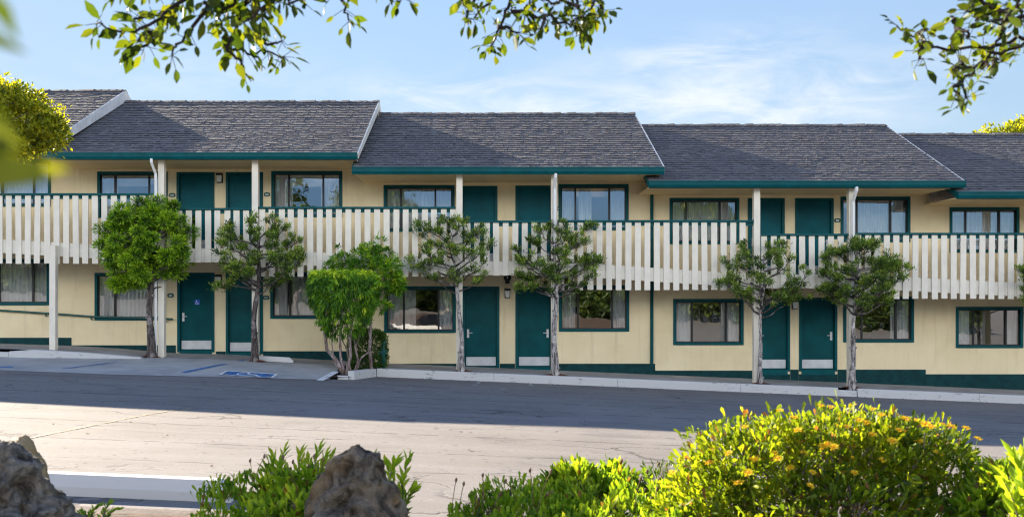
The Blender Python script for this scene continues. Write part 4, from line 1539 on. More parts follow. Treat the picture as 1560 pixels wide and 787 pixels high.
D3 = 23.5
bx = X_(562, D3)
t = thing('clipped_hedge', (bx, D3, z_walk(bx)), 'low rounded dark green hedge clipped between the crooked stems and a green pipe', 'hedge')
x0, x1, zt, zb = X_(530, D3), X_(590, D3), Z_(501, D3), Z_(562, D3)
C = []
while len(C) < 900:
    a = rng.uniform(-1, 1, 3)
    q = abs(a[0]) ** 3 + abs(a[1]) ** 3 + (max(0, a[2]) ** 4)
    if q > 1 or q < 0.45:
        continue
    C.append(((x0 + x1) / 2 + a[0] * (x1 - x0) / 2, D3 + a[1] * 0.42, (zt + zb) / 2 + a[2] * (zt - zb) / 2))
C = np.array(C)
P, Dd, idx = tufts(C, 0.05, 16)
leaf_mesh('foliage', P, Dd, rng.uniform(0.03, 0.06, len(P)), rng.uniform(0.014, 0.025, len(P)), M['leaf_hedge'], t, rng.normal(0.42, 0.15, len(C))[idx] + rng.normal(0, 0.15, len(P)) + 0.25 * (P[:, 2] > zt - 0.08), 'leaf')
mb = MB()
for i in range(9):
    xx = x0 + (x1 - x0) * (0.15 + 0.7 * rnd.random())
    mb.tube([(xx * 0.4 + bx * 0.6, D3, z_walk(bx) - 0.05), (xx, D3 - 0.2 + 0.4 * rnd.random(), zt - 0.15)], [0.02, 0.008], 5)
mb.build('stems', M['bark_shrub'], t)

# green standpipe beside the hedge
D4 = 23.3
x = X_(584, D4)
z0 = z_walk(x)
t = thing('standpipe', (x, D4, z0), 'green painted standpipe with valve beside the clipped hedge', 'standpipe')
mb = MB()
mb.tube([(x, D4, z0 - 0.05), (x, D4, Z_(526, D4)), (x + 0.01, D4, Z_(522, D4)), (x + 0.05, D4 - 0.02, Z_(519.5, D4))], [0.055, 0.05, 0.045, 0.03], 10)
mb.tube([(x - 0.10, D4, z0 - 0.05), (x - 0.10, D4, z0 + 0.34), (x, D4, z0 + 0.42)], 0.03, 8)
mb.build('pipe', M['teal_pipe'], t, True)
mb = MB()
mb.box(x - 0.09, x + 0.09, D4 - 0.07, D4 + 0.07, z0 + 0.36, z0 + 0.46)
mb.tube([(x - 0.12, D4 - 0.1, z0 + 0.42), (x + 0.12, D4 - 0.1, z0 + 0.42)], 0.014, 6)
mb.tube([(x, D4 - 0.1, z0 + 0.32), (x, D4 - 0.1, z0 + 0.52)], 0.014, 6)
mb.build('valve', M['teal_pipe'], t)


# ------------------------------------------------------------------ wheel stops
def wheel_stop(x0, x1, y, w, h, zf, label):
    cx_ = (x0 + x1) / 2
    prof = [(y - w / 2, -0.03), (y - w / 2, h * 0.45), (y - w * 0.30, h), (y + w * 0.30, h), (y + w / 2, h * 0.45), (y + w / 2, -0.03)]
    ch = 0.10 * min(1, (x1 - x0))
    mb = MB()
    n = len(prof)
    rings = [(x0, 0.45), (x0 + ch, 1.0)] + [(x0 + ch + (x1 - x0 - 2 * ch) * i / 6, 1.0) for i in range(1, 6)] + [(x1 - ch, 1.0), (x1, 0.45)]
    for x, s in rings:
        for yy_, zz in prof:
            mb.v.append((x, y + (yy_ - y) * (0.92 + 0.08 * s), zf(x, y) + min(zz, h * (0.45 + 0.55 * (s - 0.45) / 0.55))))
    m_ = len(rings)
    for i in range(m_ - 1):
        for j in range(n):
            q = (j + 1) % n
            mb.f.append((i * n + j, i * n + q, (i + 1) * n + q, (i + 1) * n + j))
    mb.f.append(tuple(range(n - 1, -1, -1)))
    mb.f.append(tuple((m_ - 1) * n + j for j in range(n)))
    o = mb.build('wheel_stop', M['stop'], origin=(cx_, y, zf(cx_, y)))
    return tag(o, label, 'wheel stop')


wheel_stop(-4.9, -2.0, 7.28, 0.17, 0.165, z_lot, 'long white concrete wheel stop in the foreground beside the plants')
a = on_bay(391, 550)
wheel_stop(X_(388, a[1] + .2), X_(447, a[1] + .2), a[1] + 0.2, 0.15, 0.13, z_bay, 'short white wheel stop on the concrete bay near the leaning trunk')


# ------------------------------------------------------------------ rocks in the bed
def rock(name, px, D, top_py, base_z, hw, hd, mat, label, prof, seed, cat='rock'):
    x = X_(px, D)
    zt = Z_(top_py, D)
    h = zt - base_z
    import bmesh
    bm = bmesh.new()
    bmesh.ops.create_icosphere(bm, subdivisions=6, radius=1)
    for v_ in bm.verts:
        p = v_.co.copy()
        f_ = (p.z + 1) / 2
        w_ = lerp_tab(prof, f_)
        rad = math.hypot(p.x, p.y)
        if rad > 1e-5:
            sc = w_ / max(rad, 0.25) if rad > 0.25 else w_ / 0.25
            qx, qy = p.x * sc, p.y * sc
        else:
            qx = qy = 0
        q = Vector((x + qx * hw, D + qy * hd, base_z + f_ * h))
        s_ = Vector((seed * 7.3, seed * 3.1, 0))
        nn = noise.fractal(q * 4.5 + s_, 0.85, 2.1, 8) * 0.20
        rg = abs(noise.noise(q * 8 + s_)) * 0.20 + max(0, noise.noise(q * 17 + s_) - 0.12) * 0.34 + abs(noise.noise(q * 40 + s_)) * 0.05
        nrm = Vector((qx, qy, (f_ - 0.5) * 0.6)).normalized() if rad > 1e-5 else Vector((0, 0, 1))
        q += nrm * (nn - rg + 0.05) * min(hw, h) * 1.0
        v_.co = q - Vector((x, D, base_z))
    me = bpy.data.meshes.new(name)
    bm.to_mesh(me)
    bm.free()
    me.polygons.foreach_set('use_smooth', [True] * len(me.polygons))
    me.materials.append(mat)
    o = bpy.data.objects.new(name, me)
    o.location = (x, D, base_z)
    col.objects.link(o)
    return tag(o, label, cat)


rock('rock', 542, 3.9, 676, 0.42, 0.26, 0.22, M['rock'], 'dark pointed upright rock standing among leafy plants in the foreground',
     [(0, 1.3), (0.25, 1.12), (0.45, 0.86), (0.65, 0.68), (0.82, 0.52), (0.93, 0.40), (1.0, 0.10)], 1)
rock('rock', 0, 3.6, 678, 0.38, 0.36, 0.26, M['rock_grey'], 'big grey speckled rock in the lower left corner',
     [(0, 1.2), (0.3, 1.0), (0.55, 0.80), (0.75, 0.55), (0.9, 0.34), (1.0, 0.03)], 2)
rock('rock', 40, 4.05, 655, 0.42, 0.115, 0.10, M['rock_tan'], 'small tan pointed rock behind the big grey rock',
     [(0, 1.3), (0.3, 1.1), (0.6, 0.9), (0.8, 0.62), (0.93, 0.25), (1.0, 0.02)], 3)


# ------------------------------------------------------------------ plants of the bed
def rosettes(C, U, per, spread, Lr, Wr, tint_c, jitter=0.02):
    n = len(C)
    U = unit(U)
    d = unit(U[:, None, :] * (1.0 / spread) + rng.normal(0, 0.75, (n, per, 3)))
    P = C[:, None, :] + rng.normal(0, jitter, (n, per, 3))
    L = rng.uniform(Lr[0], Lr[1], (n, per))
    Wd = rng.uniform(Wr[0], Wr[1], (n, per))
    tint = np.clip(tint_c[:, None] + rng.normal(0, 0.15, (n, per)), 0.04, 1)
    tint[rng.random((n, per)) < 0.035] = 0.0
    return P.reshape(-1, 3), d.reshape(-1, 3), L.ravel(), Wd.ravel(), tint.ravel()


def bush(name, loc, label, cat, blobs, n_tip, leafm, per=9, Lr=(0.03, 0.06), Wr=(0.010, 0.018), spread=0.8, group=None, shape='spoon', stems=26, jitter=0.02, up=0.5):
    """blobs: (centre, radii) ellipsoids that together make the crown's outline"""
    t = thing(name, loc, label, cat, group)
    C, U = [], []
    base = Vector(loc)
    tot = sum(b[1][0] * b[1][2] for b in blobs)
    for c_, rr in blobs:
        k = int(n_tip * rr[0] * rr[2] / tot)
        got = 0
        while got < k:
            dv = unit(rng.normal(size=3))
            if dv[2] < -0.45:
                continue
            s_ = rng.uniform(0.62, 1.03) * (1 + 0.16 * noise.noise(Vector((dv[0] * 3 + c_[0] * 5, dv[1] * 3, dv[2] * 3 + c_[2]))))
            p = np.array(c_) + dv * s_ * np.array(rr)
            C.append(p)
            U.append(dv + np.array([0, 0, up]))
            got += 1
    C, U = np.array(C), np.array(U)
    mb = MB()
    for i in range(stems):
        e = Vector(C[rng.integers(len(C))])
        b = base + Vector((rnd.uniform(-.08, .08), rnd.uniform(-.08, .08), -0.03))
        mb.tube(curve_pts(b, e, Vector((rnd.uniform(-.05, .05), rnd.uniform(-.05, .05), 0.04)), 5), [0.009 * (1 - 0.7 * q) for q in frange(0, 1, 5)], 5)
    for i in rng.integers(0, len(C), min(len(C), 420)):
        e = Vector(C[i])
        d_ = Vector(U[i]).normalized()
        mb.tube([e - d_ * 0.11 + Vector((rnd.gauss(0, .02), rnd.gauss(0, .02), 0)), e], [0.004, 0.0025], 4, False)
    mb.build('stems', M['bark_shrub'], t)
    lum = np.array([noise.noise(Vector(c_) * 5.0) for c_ in C])
    tc_ = 0.45 + 0.30 * lum + rng.normal(0, 0.14, len(C))
    P, d, L, Wd, tint = rosettes(C, U, per, spread, Lr, Wr, tc_, jitter)
    leaf_mesh('foliage', P, d, L, Wd, leafm, t, tint, shape, 0.2)
    return t, C, U


# flowering bush at the right
DB = 4.6
def B(px, py, D=DB):
    return tuple(PX(px, py, D))
g0 = (X_(1270, DB), DB, z_bed(X_(1270, DB), DB))
s = DB / F
BD = 10
blobs = [(B(1260, 742), (148 * s, 0.42, 110 * s)), (B(1140, 745, 4.5), (110 * s, 0.34, 100 * s)), (B(1385, 740, 4.65), (110 * s, 0.36, 95 * s)), (B(1310, 700, 4.7), (100 * s, 0.3, 78 * s)),
         (B(1205, 700, 4.6), (85 * s, 0.28, 62 * s)), (B(1400, 700, 4.75), (60 * s, 0.22, 52 * s)), (B(1080, 780, 4.4), (70 * s, 0.25, 75 * s)), (B(1450, 780, 4.5), (60 * s, 0.25, 65 * s)), (B(1250, 800, 4.3), (230 * s, 0.35, 70 * s))]
fb, FC, FU = bush('flowering_bush', g0, 'big yellow green bush dotted with yellow orange daisies at the lower right', 'bush', blobs, 1550, M['leaf_bush'], 9, (0.038, 0.072), (0.013, 0.022), 0.7, stems=70)
# one daisy, then copies
mb = MB()
for i in range(12):
    a = 2 * math.pi * i / 12 + rnd.uniform(-.1, .1)
    c_, s_ = math.cos(a), math.sin(a)
    l_, w_ = 0.024 * rnd.uniform(0.85, 1.1), 0.0055
    z1, z2 = 0.004, rnd.uniform(0.000, 0.010)
    mb.add([(c_ * 0.004, s_ * 0.004, 0.002), (c_ * l_ * .6 - s_ * w_, s_ * l_ * .6 + c_ * w_, z1), (c_ * l_, s_ * l_, z2), (c_ * l_ * .6 + s_ * w_, s_ * l_ * .6 - c_ * w_, z1)], [(0, 1, 2, 3)], rnd.uniform(0.2, 1))
n = 10
ring = [(0.007 * math.cos(2 * math.pi * i / n), 0.007 * math.sin(2 * math.pi * i / n), 0.006) for i in range(n)]
mb.add(ring + [(0, 0, 0.010)], [(i, (i + 1) % n, n) for i in range(n)], 0.05)
flower = mb.build('flower', M['petal'], fb, origin=(0, 0, 0))
mb = MB()
mb.tube([(0, 0, 0.003), (0.004, 0.002, -0.03), (0.0, 0.0, -0.075)], 0.0018, 5, False)
mb.t = [0.5] * len(mb.f)
stalk = mb.build('stalk', M['leaf_bush'], flower, origin=(0, 0, 0))
spots = [(1188, 625), (1251, 618), (1266, 620), (1300, 617), (1330, 623), (1343, 632), (1380, 638), (1395, 640), (1410, 646), (1420, 650), (1437, 647), (1451, 650), (1490, 668), (1472, 652), (1352, 650), (1320, 644),
         (1180, 690), (1185, 698), (1238, 719), (1205, 712), (1270, 681), (1262, 676), (1255, 680), (1300, 698), (1235, 740), (1290, 650), (1215, 655), (1135, 650), (1360, 672), (1210, 636), (1330, 662),
         (1150, 700), (1125, 735), (1345, 700), (1302, 720), (1140, 720), (1225, 690), (1370, 655), (1310, 640), (1080, 705), (1025, 720), (1430, 690), (1110, 690), (1400, 672)]
org = Vector(ORIG[fb.name])
for i, (px, py) in enumerate(spots):
    # stand on the bush's outer leaves nearest to that place
    want = np.array([X_(px, 4.5), 0, Z_(py, 4.5)])
    ddp = ((FC[:, 0] * 4.5 / FC[:, 1] - want[0]) ** 2 + ((FC[:, 2] - ZC) * 4.5 / FC[:, 1] + ZC - want[2]) ** 2) * 6 + FC[:, 1] * 0.05
    k = int(np.argmin(ddp))
    p = PX(px, py, float(FC[k, 1]) - 0.10)
    f2 = flower if i == 0 else flower.copy()
    if i:
        col.objects.link(f2)
        f2.parent = fb
        st2 = stalk.copy()
        col.objects.link(st2)
        st2.parent = f2
    f2.location = p - org
    nrm = (Vector(FU[k]).normalized() + Vector((rnd.uniform(-.4, .1), -0.35, 0.9))).normalized()
    f2.rotation_euler = nrm.to_track_quat('Z', 'Y').to_euler()
    sc = rnd.uniform(0.85, 1.3)
    f2.scale = (sc, sc, sc)


def small(px, D, dy=0):
    x = X_(px, D)
    return (x, D, z_bed(x, D))


# plants round the upright rock
D = 4.9
s = D / F
bush('leafy_plant', small(425, D), 'leafy green plant with upright shoots left of the pointed rock', 'plant',
     [(B(425, 760, D), (38 * s, 0.18, 46 * s)), (B(465, 745, D), (32 * s, 0.16, 34 * s)), (B(398, 792, 4.7), (32 * s, 0.18, 24 * s)), (B(450, 790, 4.6), (70 * s, 0.2, 30 * s))], 120, M['leaf_ground'], 10, (0.05, 0.10), (0.014, 0.026), 0.55, 'green plants in the bed', stems=34, up=0.9, jitter=0.012)


def shoot_plant(px, D, shoots, label, leafm=M['leaf_ground'], leaf_l=0.06, leaf_w=0.018):
    t = thing('leafy_shoots', small(px, D), label, 'plant', 'green plants in the bed')
    base = Vector(small(px, D))
    mb = MB()
    P, d, T = [], [], []
    for (tx, ty, low) in shoots:
        e = PX(tx, ty, D + rnd.uniform(-.1, .1))
        b = base + Vector((rnd.uniform(-.05, .05), rnd.uniform(-.05, .05), -0.02))
        cp = curve_pts(b, e, Vector((rnd.uniform(-.04, .04), 0, 0.03)), 8)
        mb.tube(cp, [0.006 * (1 - 0.6 * q) for q in frange(0, 1, 8)], 5)
        nl = 20
        for j in range(nl):
            q = low + (1 - low) * j / (nl - 1)
            k = min(7, int(q * 8))
            p = cp[k].lerp(cp[k + 1], q * 8 - k)
            ax = (cp[k + 1] - cp[k]).normalized()
            a = j * 2.4
            side = Vector((math.cos(a), math.sin(a), 0.0))
            dv = (side * (1.0 - 0.5 * q) + ax * (0.7 + 0.7 * q)).normalized()
            P.append(tuple(p))
            d.append(tuple(dv))
            T.append(0.4 + 0.25 * q + rnd.gauss(0, 0.12))
    mb.build('stems', M['leaf_hedge'] if False else M['bark_shrub'], t)
    leaf_mesh('leaves', P, d, rng.uniform(leaf_l * 0.8, leaf_l * 1.25, len(P)), rng.uniform(leaf_w * 0.8, leaf_w * 1.2, len(P)), leafm, t, np.array(T), 'leaf', 0.12, 0.1)
    return t


shoot_plant(600, 4.6, [(622, 700, 0.3), (590, 706, 0.3), (603, 705, 0.3), (632, 745, 0.4), (583, 740, 0.3), (612, 730, 0.3), (570, 705, 0.3), (596, 760, .3)], 'upright leafy shoots right of the pointed rock', leaf_l=0.07, leaf_w=0.02)
shoot_plant(440, 5.0, [(432, 690, 0.35), (458, 694, 0.35), (485, 688, 0.35), (495, 696, 0.35), (470, 702, 0.3), (415, 695, 0.35), (500, 700, 0.3), (405, 715, 0.3)], 'tall leafy shoots behind the pointed rock', leaf_l=0.075, leaf_w=0.02)
shoot_plant(160, 4.2, [(150, 771, 0.2), (166, 768, 0.2), (178, 775, 0.3), (125, 778, 0.2), (110, 780, 0.2)], 'few small green sprouts between the grey rock and the wheel stop', leaf_l=0.035, leaf_w=0.014)
# middle of the bed
D = 5.2
s = D / F
bush('leafy_plant', small(890, D), 'rounded bright green plant in the middle of the bed', 'plant',
     [(B(885, 758, D), (55 * s, 0.22, 46 * s)), (B(930, 760, D), (40 * s, 0.2, 44 * s)), (B(855, 778, D), (38 * s, 0.2, 34 * s))], 190, M['leaf_ground'], 11, (0.055, 0.095), (0.015, 0.024), 0.5, 'green plants in the bed', stems=30, up=0.8, jitter=0.012)
D = 4.9
s = D / F
bush('leafy_plant', small(760, D), 'thin sprawling plant with brown seed heads left of the rounded plant', 'plant',
     [(B(755, 790, D), (45 * s, 0.2, 36 * s)), (B(780, 762, D), (30 * s, 0.15, 28 * s)), (B(720, 800, D), (26 * s, 0.15, 18 * s))], 70, M['leaf_ground'], 9, (0.04, 0.075), (0.009, 0.016), 0.55, 'green plants in the bed', stems=30, up=0.8, jitter=0.012)
D = 5.0
s = D / F
bush('leafy_plant', small(1000, D), 'thin dry looking plant beside the left of the flowering bush', 'plant',
     [(B(1003, 745, D), (28 * s, 0.12, 40 * s)), (B(985, 765, D), (30 * s, 0.14, 32 * s))], 90, M['leaf_olive'], 9, (0.035, 0.06), (0.006, 0.010), 0.5, 'green plants in the bed', stems=22, up=1.0, jitter=0.012)
# low mat of succulent ground cover along the bottom
t = thing('ground_cover', (X_(850, 4.6), 4.6, z_bed(X_(850, 4.6), 4.6)), None, None)
t['kind'] = 'stuff'
C = []
for i in range(620):
    px = rnd.uniform(690, 1120) if rnd.random() < 0.75 else rnd.uniform(300, 480)
    D = rnd.uniform(4.0, 5.1)
    top = lerp_tab([(300, 778), (420, 770), (480, 790), (640, 800), (690, 800), (760, 786), (830, 768), (900, 772), (980, 768), (1050, 755), (1120, 770)], px) + 14 * noise.noise(Vector((px * 0.02, D * 2, 0)))
    z1 = Z_(top, 4.6) - (4.6 - D) * 0.12
    x = X_(px, D)
    z = z_bed(x, D) + (z1 - z_bed(x, D)) * (rnd.random() ** 0.35)
    C.append((x, D, z))
C = np.array(C)
U = np.tile(np.array([0, 0, 1.0]), (len(C), 1))
P, d, L, Wd, tint = rosettes(C, U, 11, 0.5, (0.04, 0.08), (0.012, 0.02), 0.5 + rng.normal(0, 0.12, len(C)) + 0.28 * np.array([noise.noise(Vector(c_) * 4) for c_ in C]), 0.012)
leaf_mesh('leaves', P, d, L, Wd, M['leaf_ground'], t, tint, 'spoon', 0.2)
# dry seed heads on thin stalks
mb = MB()
for i in range(46):
    px = rnd.choice([rnd.uniform(690, 850), rnd.uniform(690, 850), rnd.uniform(380, 500), rnd.uniform(950, 1010), rnd.uniform(1450, 1500)])
    top = {0: 715, 1: 690, 2: 705, 3: 690}[0 if px < 1400 and px > 600 and px < 900 else 1 if px < 600 else 2 if px < 1400 else 3] + rnd.uniform(0, 55)
    D = rnd.uniform(4.5, 5.1)
    e = PX(px, top, D)
    b = Vector((e.x + rnd.uniform(-.1, .1), e.y + rnd.uniform(-.05, .05), z_bed(e.x, e.y)))
    mb.tube(curve_pts(b, e, Vector((rnd.uniform(-.04, .04), 0, 0.02)), 5), 0.002, 4, False)
    mb.tube([e - Vector((0, 0, .012)), e, e + Vector((0.003, 0, .012))], [0.004, 0.008, 0.003], 6)
mb.t = [rnd.random() for _ in mb.f]
tag(mb.build('dry_stalks', M['dry'], origin=tuple(small(780, 4.8))), kind='stuff')

# right corner
D = 4.2
s = D / F
bush('leafy_plant', small(1490, D), 'broad leafed plant low in the right corner', 'plant', [(B(1505, 790, D), (45 * s, 0.2, 45 * s)), (B(1550, 770, D), (40 * s, 0.2, 40 * s)), (B(1535, 740, D), (28 * s, 0.15, 30 * s))], 200, M['leaf_ground'], 7, (0.045, 0.08), (0.016, 0.028), 0.6, 'green plants in the bed', stems=20, jitter=0.015, shape='leaf')
shoot_plant(1490, 4.4, [(1490, 703, 0.4), (1505, 712, 0.35), (1480, 725, 0.3), (1497, 740, .3)], 'leafy shoots rising right of the flowering bush', leaf_l=0.05, leaf_w=0.018)
shoot_plant(1550, 3.6, [(1546, 698, 0.5), (1560, 690, 0.5), (1528, 730, 0.4), (1552, 745, 0.3), (1570, 720, .3)], 'shoots with few large leaves at the right edge', leaf_l=0.075, leaf_w=0.026)


# ------------------------------------------------------------------ overhanging tree above the camera
ov = thing('overhanging_tree', (-1.6, -2.2, z_bed(-1.6, -2.2)), 'dark twigs with small oval green leaves hanging into the top of the photo', 'tree')
mb = MB()
tz = z_bed(-1.6, -2.2)
mb.tube([(-1.6, -2.2, tz - 0.2), (-1.55, -2.1, 1.6), (-1.4, -1.6, 2.8), (-1.2, -0.6, 3.5), (-1.0, 0.8, 3.75), (-0.9, 2.2, 3.55), (-0.95, 3.0, 3.05)], [0.16, 0.14, 0.12, 0.09, 0.07, 0.045, 0.02], 10)
mb.tube([(-1.4, -1.6, 2.8), (-0.6, -0.4, 3.7), (0.1, 1.4, 3.8), (0.2, 2.6, 3.3), (0.18, 3.1, 2.95)], [0.09, 0.07, 0.05, 0.03, 0.015], 8)
mb.tube([(-1.4, -1.6, 2.8), (0.2, -1.0, 3.9), (1.6, 0.8, 4.1), (2.3, 2.2, 3.4), (2.15, 3.0, 2.6), (1.95, 3.2, 2.45)], [0.09, 0.075, 0.06, 0.04, 0.02, 0.012], 8)
mb.build('trunk', M['bark_dark'], ov, True)


def spray(lines, D0, n_leaf, leaf_l, label=None, seed=3, rise=0):
    lines = [[(px, py - rise) for px, py in ln] for ln in lines]
    r = random.Random(seed)
    mb = MB()
    P, d, T, Ls = [], [], [], []
    tot = 0
    segs = []
    for ln in lines:
        dd = D0 + r.uniform(-0.18, 0.18)
        pts = []
        for px, py in ln:
            dd += r.uniform(-0.05, 0.05)
            pts.append(PX(px, py, dd))
        # smooth the twig a little
        fine = []
        for i in range(len(pts) - 1):
            a, b = pts[i], pts[i + 1]
            for q in (0, 0.33, 0.66):
                fine.append(a.lerp(b, q) + Vector((r.gauss(0, 1), r.gauss(0, 1), r.gauss(0, 1))) * 0.005)
        fine.append(pts[-1])
        m_ = len(fine)
        mb.tube(fine, [0.0065 * (1 - 0.75 * i / (m_ - 1)) + 0.0012 for i in range(m_)], 5)
        for i in range(m_ - 1):
            ln_ = (fine[i + 1] - fine[i]).length
            segs.append((fine[i], fine[i + 1], ln_, i / m_))
            tot += ln_
        for _ in range(2):
            segs.append((fine[-1], fine[-1] + (fine[-1] - fine[-2]) * 0.2, 0.03, 1))
    for a, b, ln_, f_ in segs:
        k = n_leaf * ln_ / tot
        k = int(k) + (1 if r.random() < k - int(k) else 0)
        for _ in range(k):
            p = a.lerp(b, r.random())
            # side twig
            sd_ = Vector((r.gauss(0, 1), r.gauss(0, 1), r.gauss(-0.3, 1))).normalized()
            e = p + sd_ * r.uniform(0.0, 0.055)
            mb.tube([p, e], 0.0012, 3, False)
            P.append(tuple(e))
            dv = (sd_ * 0.8 + (b - a).normalized() * 0.5 + Vector((r.gauss(0, .4), r.gauss(0, .4), r.gauss(-0.15, .4)))).normalized()
            d.append(tuple(dv))
            T.append(r.gauss(0.45, 0.22) if r.random() > 0.025 else 0.95)
            Ls.append(leaf_l * (r.uniform(0.42, 0.75) if r.random() < 0.6 else r.uniform(0.75, 1.15)))
    br = mb.build('branch', M['twig'], ov)
    Ls = np.array(Ls)
    leaf_mesh('leaves', P, d, Ls, Ls * rng.uniform(0.38, 0.55, len(Ls)), M['leaf_over'], br, np.array(T), 'leaf', 0.10, 0.12)
    return br


spray([[(335, -50), (300, 0), (255, 33), (235, 45), (205, 62), (170, 58), (147, 50)], [(255, 33), (238, 66), (208, 88), (193, 98)], [(345, -30), (312, 30), (290, 60), (268, 82), (262, 98)],
       [(410, -50), (380, 10), (355, 60), (348, 85), (375, 98), (410, 92), (432, 100)], [(350, 70), (345, 92), (366, 104), (369, 125)], [(420, 10), (395, 28), (372, 48)], [(380, 66), (410, 82), (430, 76)],
       [(470, -60), (450, -20), (425, 8), (405, 24), (398, 38)], [(300, 0), (268, 10), (240, 4)], [(330, -10), (330, 30), (338, 60)], [(290, -20), (275, 15), (262, 30)], [(310, 20), (345, 30), (375, 20), (400, 0)],
       [(440, -40), (430, -5), (440, 20), (465, 12)], [(500, -50), (512, 0), (526, 24), (531, 46)], [(350, -40), (360, 0), (350, 28), (330, 44)], [(385, -40), (400, -5), (412, 12)], [(255, 33), (225, 40), (200, 45)],
       [(280, -40), (240, -12), (190, -2)], [(240, 64), (222, 60), (212, 74)], [(590, -40), (606, -10), (613, 10)], [(575, -40), (580, -15), (590, -2)]], 3.0, 360, 0.064, seed=4, rise=14)
spray([[(790, -60), (775, -10), (774, 22), (764, 45), (755, 66), (748, 78)], [(774, 22), (802, 28), (830, 34), (852, 42), (868, 42), (890, 34)], [(862, -60), (872, -10), (884, 20), (890, 36), (894, 52)], [(760, -40), (735, -5), (716, 20), (712, 34)],
       [(800, -50), (770, -8), (742, 14), (722, 36)], [(760, 50), (775, 52), (790, 58)], [(900, -40), (912, -5), (918, 18), (912, 36)], [(884, 20), (862, 8), (842, 12), (820, 4)], [(830, 34), (826, 48), (822, 56)], [(868, 42), (882, 52), (892, 48)],
       [(840, -40), (830, -5), (808, 10), (800, 26)], [(735, -30), (715, -5), (704, 8)], [(880, -40), (898, -10), (905, 14), (888, 34)]], 3.1, 290, 0.050, seed=5, rise=8)
spray([[(1640, 62), (1560, 70), (1525, 80), (1500, 86), (1455, 89), (1425, 86), (1405, 82), (1385, 66), (1366, 53)], [(1620, 96), (1560, 82), (1535, 90), (1508, 96), (1494, 110), (1478, 124), (1466, 134), (1468, 156), (1473, 163)], [(1640, 10), (1560, 22), (1535, 30), (1508, 26), (1490, 12)],
       [(1535, 30), (1510, 36), (1490, 38), (1478, 28), (1470, 34)], [(1508, 26), (1496, 12), (1484, -2)], [(1455, 89), (1456, 70), (1455, 48), (1448, 38)], [(1456, 60), (1474, 62), (1478, 70)], [(1530, 60), (1524, 74), (1512, 88)], [(1494, 110), (1510, 116), (1520, 104)],
       [(1466, 115), (1456, 118), (1450, 122)], [(1600, -20), (1560, 0), (1550, 20), (1556, 40)], [(1408, 83), (1404, 62), (1410, 58)], [(1405, 84), (1400, 98), (1406, 104)], [(1478, 124), (1466, 112), (1462, 100)], [(1540, 30), (1530, 46), (1515, 44)], [(1466, 140), (1452, 150), (1458, 156)],
       [(1600, 40), (1570, 34), (1545, 44), (1520, 50), (1500, 44)], [(1580, 0), (1550, 8), (1530, 4)]], 3.0, 300, 0.053, seed=6, rise=14)

# blurred sprig close to the lens at the left
sg = thing('leafy_sprig', (-0.36, 0.52, z_bed(-0.36, 0.52)), 'out of focus sprig of big leaves at the left edge close to the lens', 'plant')
mb = MB()
mb.tube([(-0.36, 0.52, z_bed(-0.36, 0.52) - 0.03), (-0.33, 0.48, 1.2), (-0.27, 0.42, 1.55), (-0.235, 0.4, 1.66), (-0.235, 0.4, 1.76)], [0.01, 0.009, 0.007, 0.005, 0.003], 6)
mb.build('stem', M['twig'], sg, True)
P = [PX(-70, -60, 0.4), PX(-90, 40, 0.4), PX(-60, 60, 0.38), PX(-90, 120, 0.4), PX(-110, 150, 0.38), PX(-90, 195, 0.4), PX(-60, 285, 0.37), PX(-70, 170, 0.41), PX(-70, 240, 0.39), PX(-80, 215, 0.4)]
e = [PX(35, 60, 0.4), PX(50, 78, 0.4), PX(15, 140, 0.4), PX(25, 180, 0.4), PX(35, 200, 0.38), PX(45, 225, 0.39), PX(105, 252, 0.37), PX(25, 240, 0.41), PX(70, 275, 0.38), PX(40, 250, 0.4)]
dv = np.array([tuple(b - a) for a, b in zip(P, e)])
leaf_mesh('leaves', np.array([tuple(p) for p in P]), dv, np.linalg.norm(dv, axis=1) * 1.0, np.linalg.norm(dv, axis=1) * 0.33, M['leaf_crown'], sg, np.array([0.0, 0.0, 0.0, 0.05, 0.1, 0.15, 0.45, 0.2, 0.35, 0.3]), 'leaf', 0.1, 0.05)


# ------------------------------------------------------------------ trees beyond
def leafy_tree(name, loc, label, crown_blobs, n_clump, leaf_l, leafm, trunk_pts, trunk_r, per=16, clump_r=0.12, cat='tree', stuff=False):
    t = thing(name, loc, label, cat)
    mb = MB()
    mb.tube(trunk_pts, [trunk_r * (1 - 0.7 * q) for q in frange(0, 1, len(trunk_pts) - 1)], 9)
    C = []
    tot = sum(b[1][0] * b[1][2] for b in crown_blobs)
    for c_, rr in crown_blobs:
        for _ in range(int(n_clump * rr[0] * rr[2] / tot)):
            dv = unit(rng.normal(size=3))
            s_ = rng.uniform(0.35, 1.0) ** 0.6 * (1 + 0.22 * noise.noise(Vector((dv[0] * 3 + c_[0], dv[1] * 3, dv[2] * 3))))
            C.append(np.array(c_) + dv * s_ * np.array(rr))
    C = np.array(C)
    for i in rng.integers(0, len(C), 60):
        k = rng.integers(len(trunk_pts) // 2, len(trunk_pts))
        a = Vector(trunk_pts[k])
        b = Vector(C[i])
        mb.tube(curve_pts(a, b, Vector((0, 0, -0.08)), 4), [trunk_r * 0.22 * (1 - 0.8 * q) for q in frange(0, 1, 4)], 5, False)
    mb.build('trunk', M['bark_dark'], t, True)
    P, Dd, idx = tufts(C, clump_r, per)
    leaf_mesh('crown', P, Dd, rng.uniform(leaf_l * 0.7, leaf_l * 1.3, len(P)), rng.uniform(leaf_l * 0.35, leaf_l * 0.6, len(P)), leafm, t, rng.normal(0.42, 0.2, len(C))[idx] + rng.normal(0, 0.14, len(P)), 'leaf', 0.1)
    return t


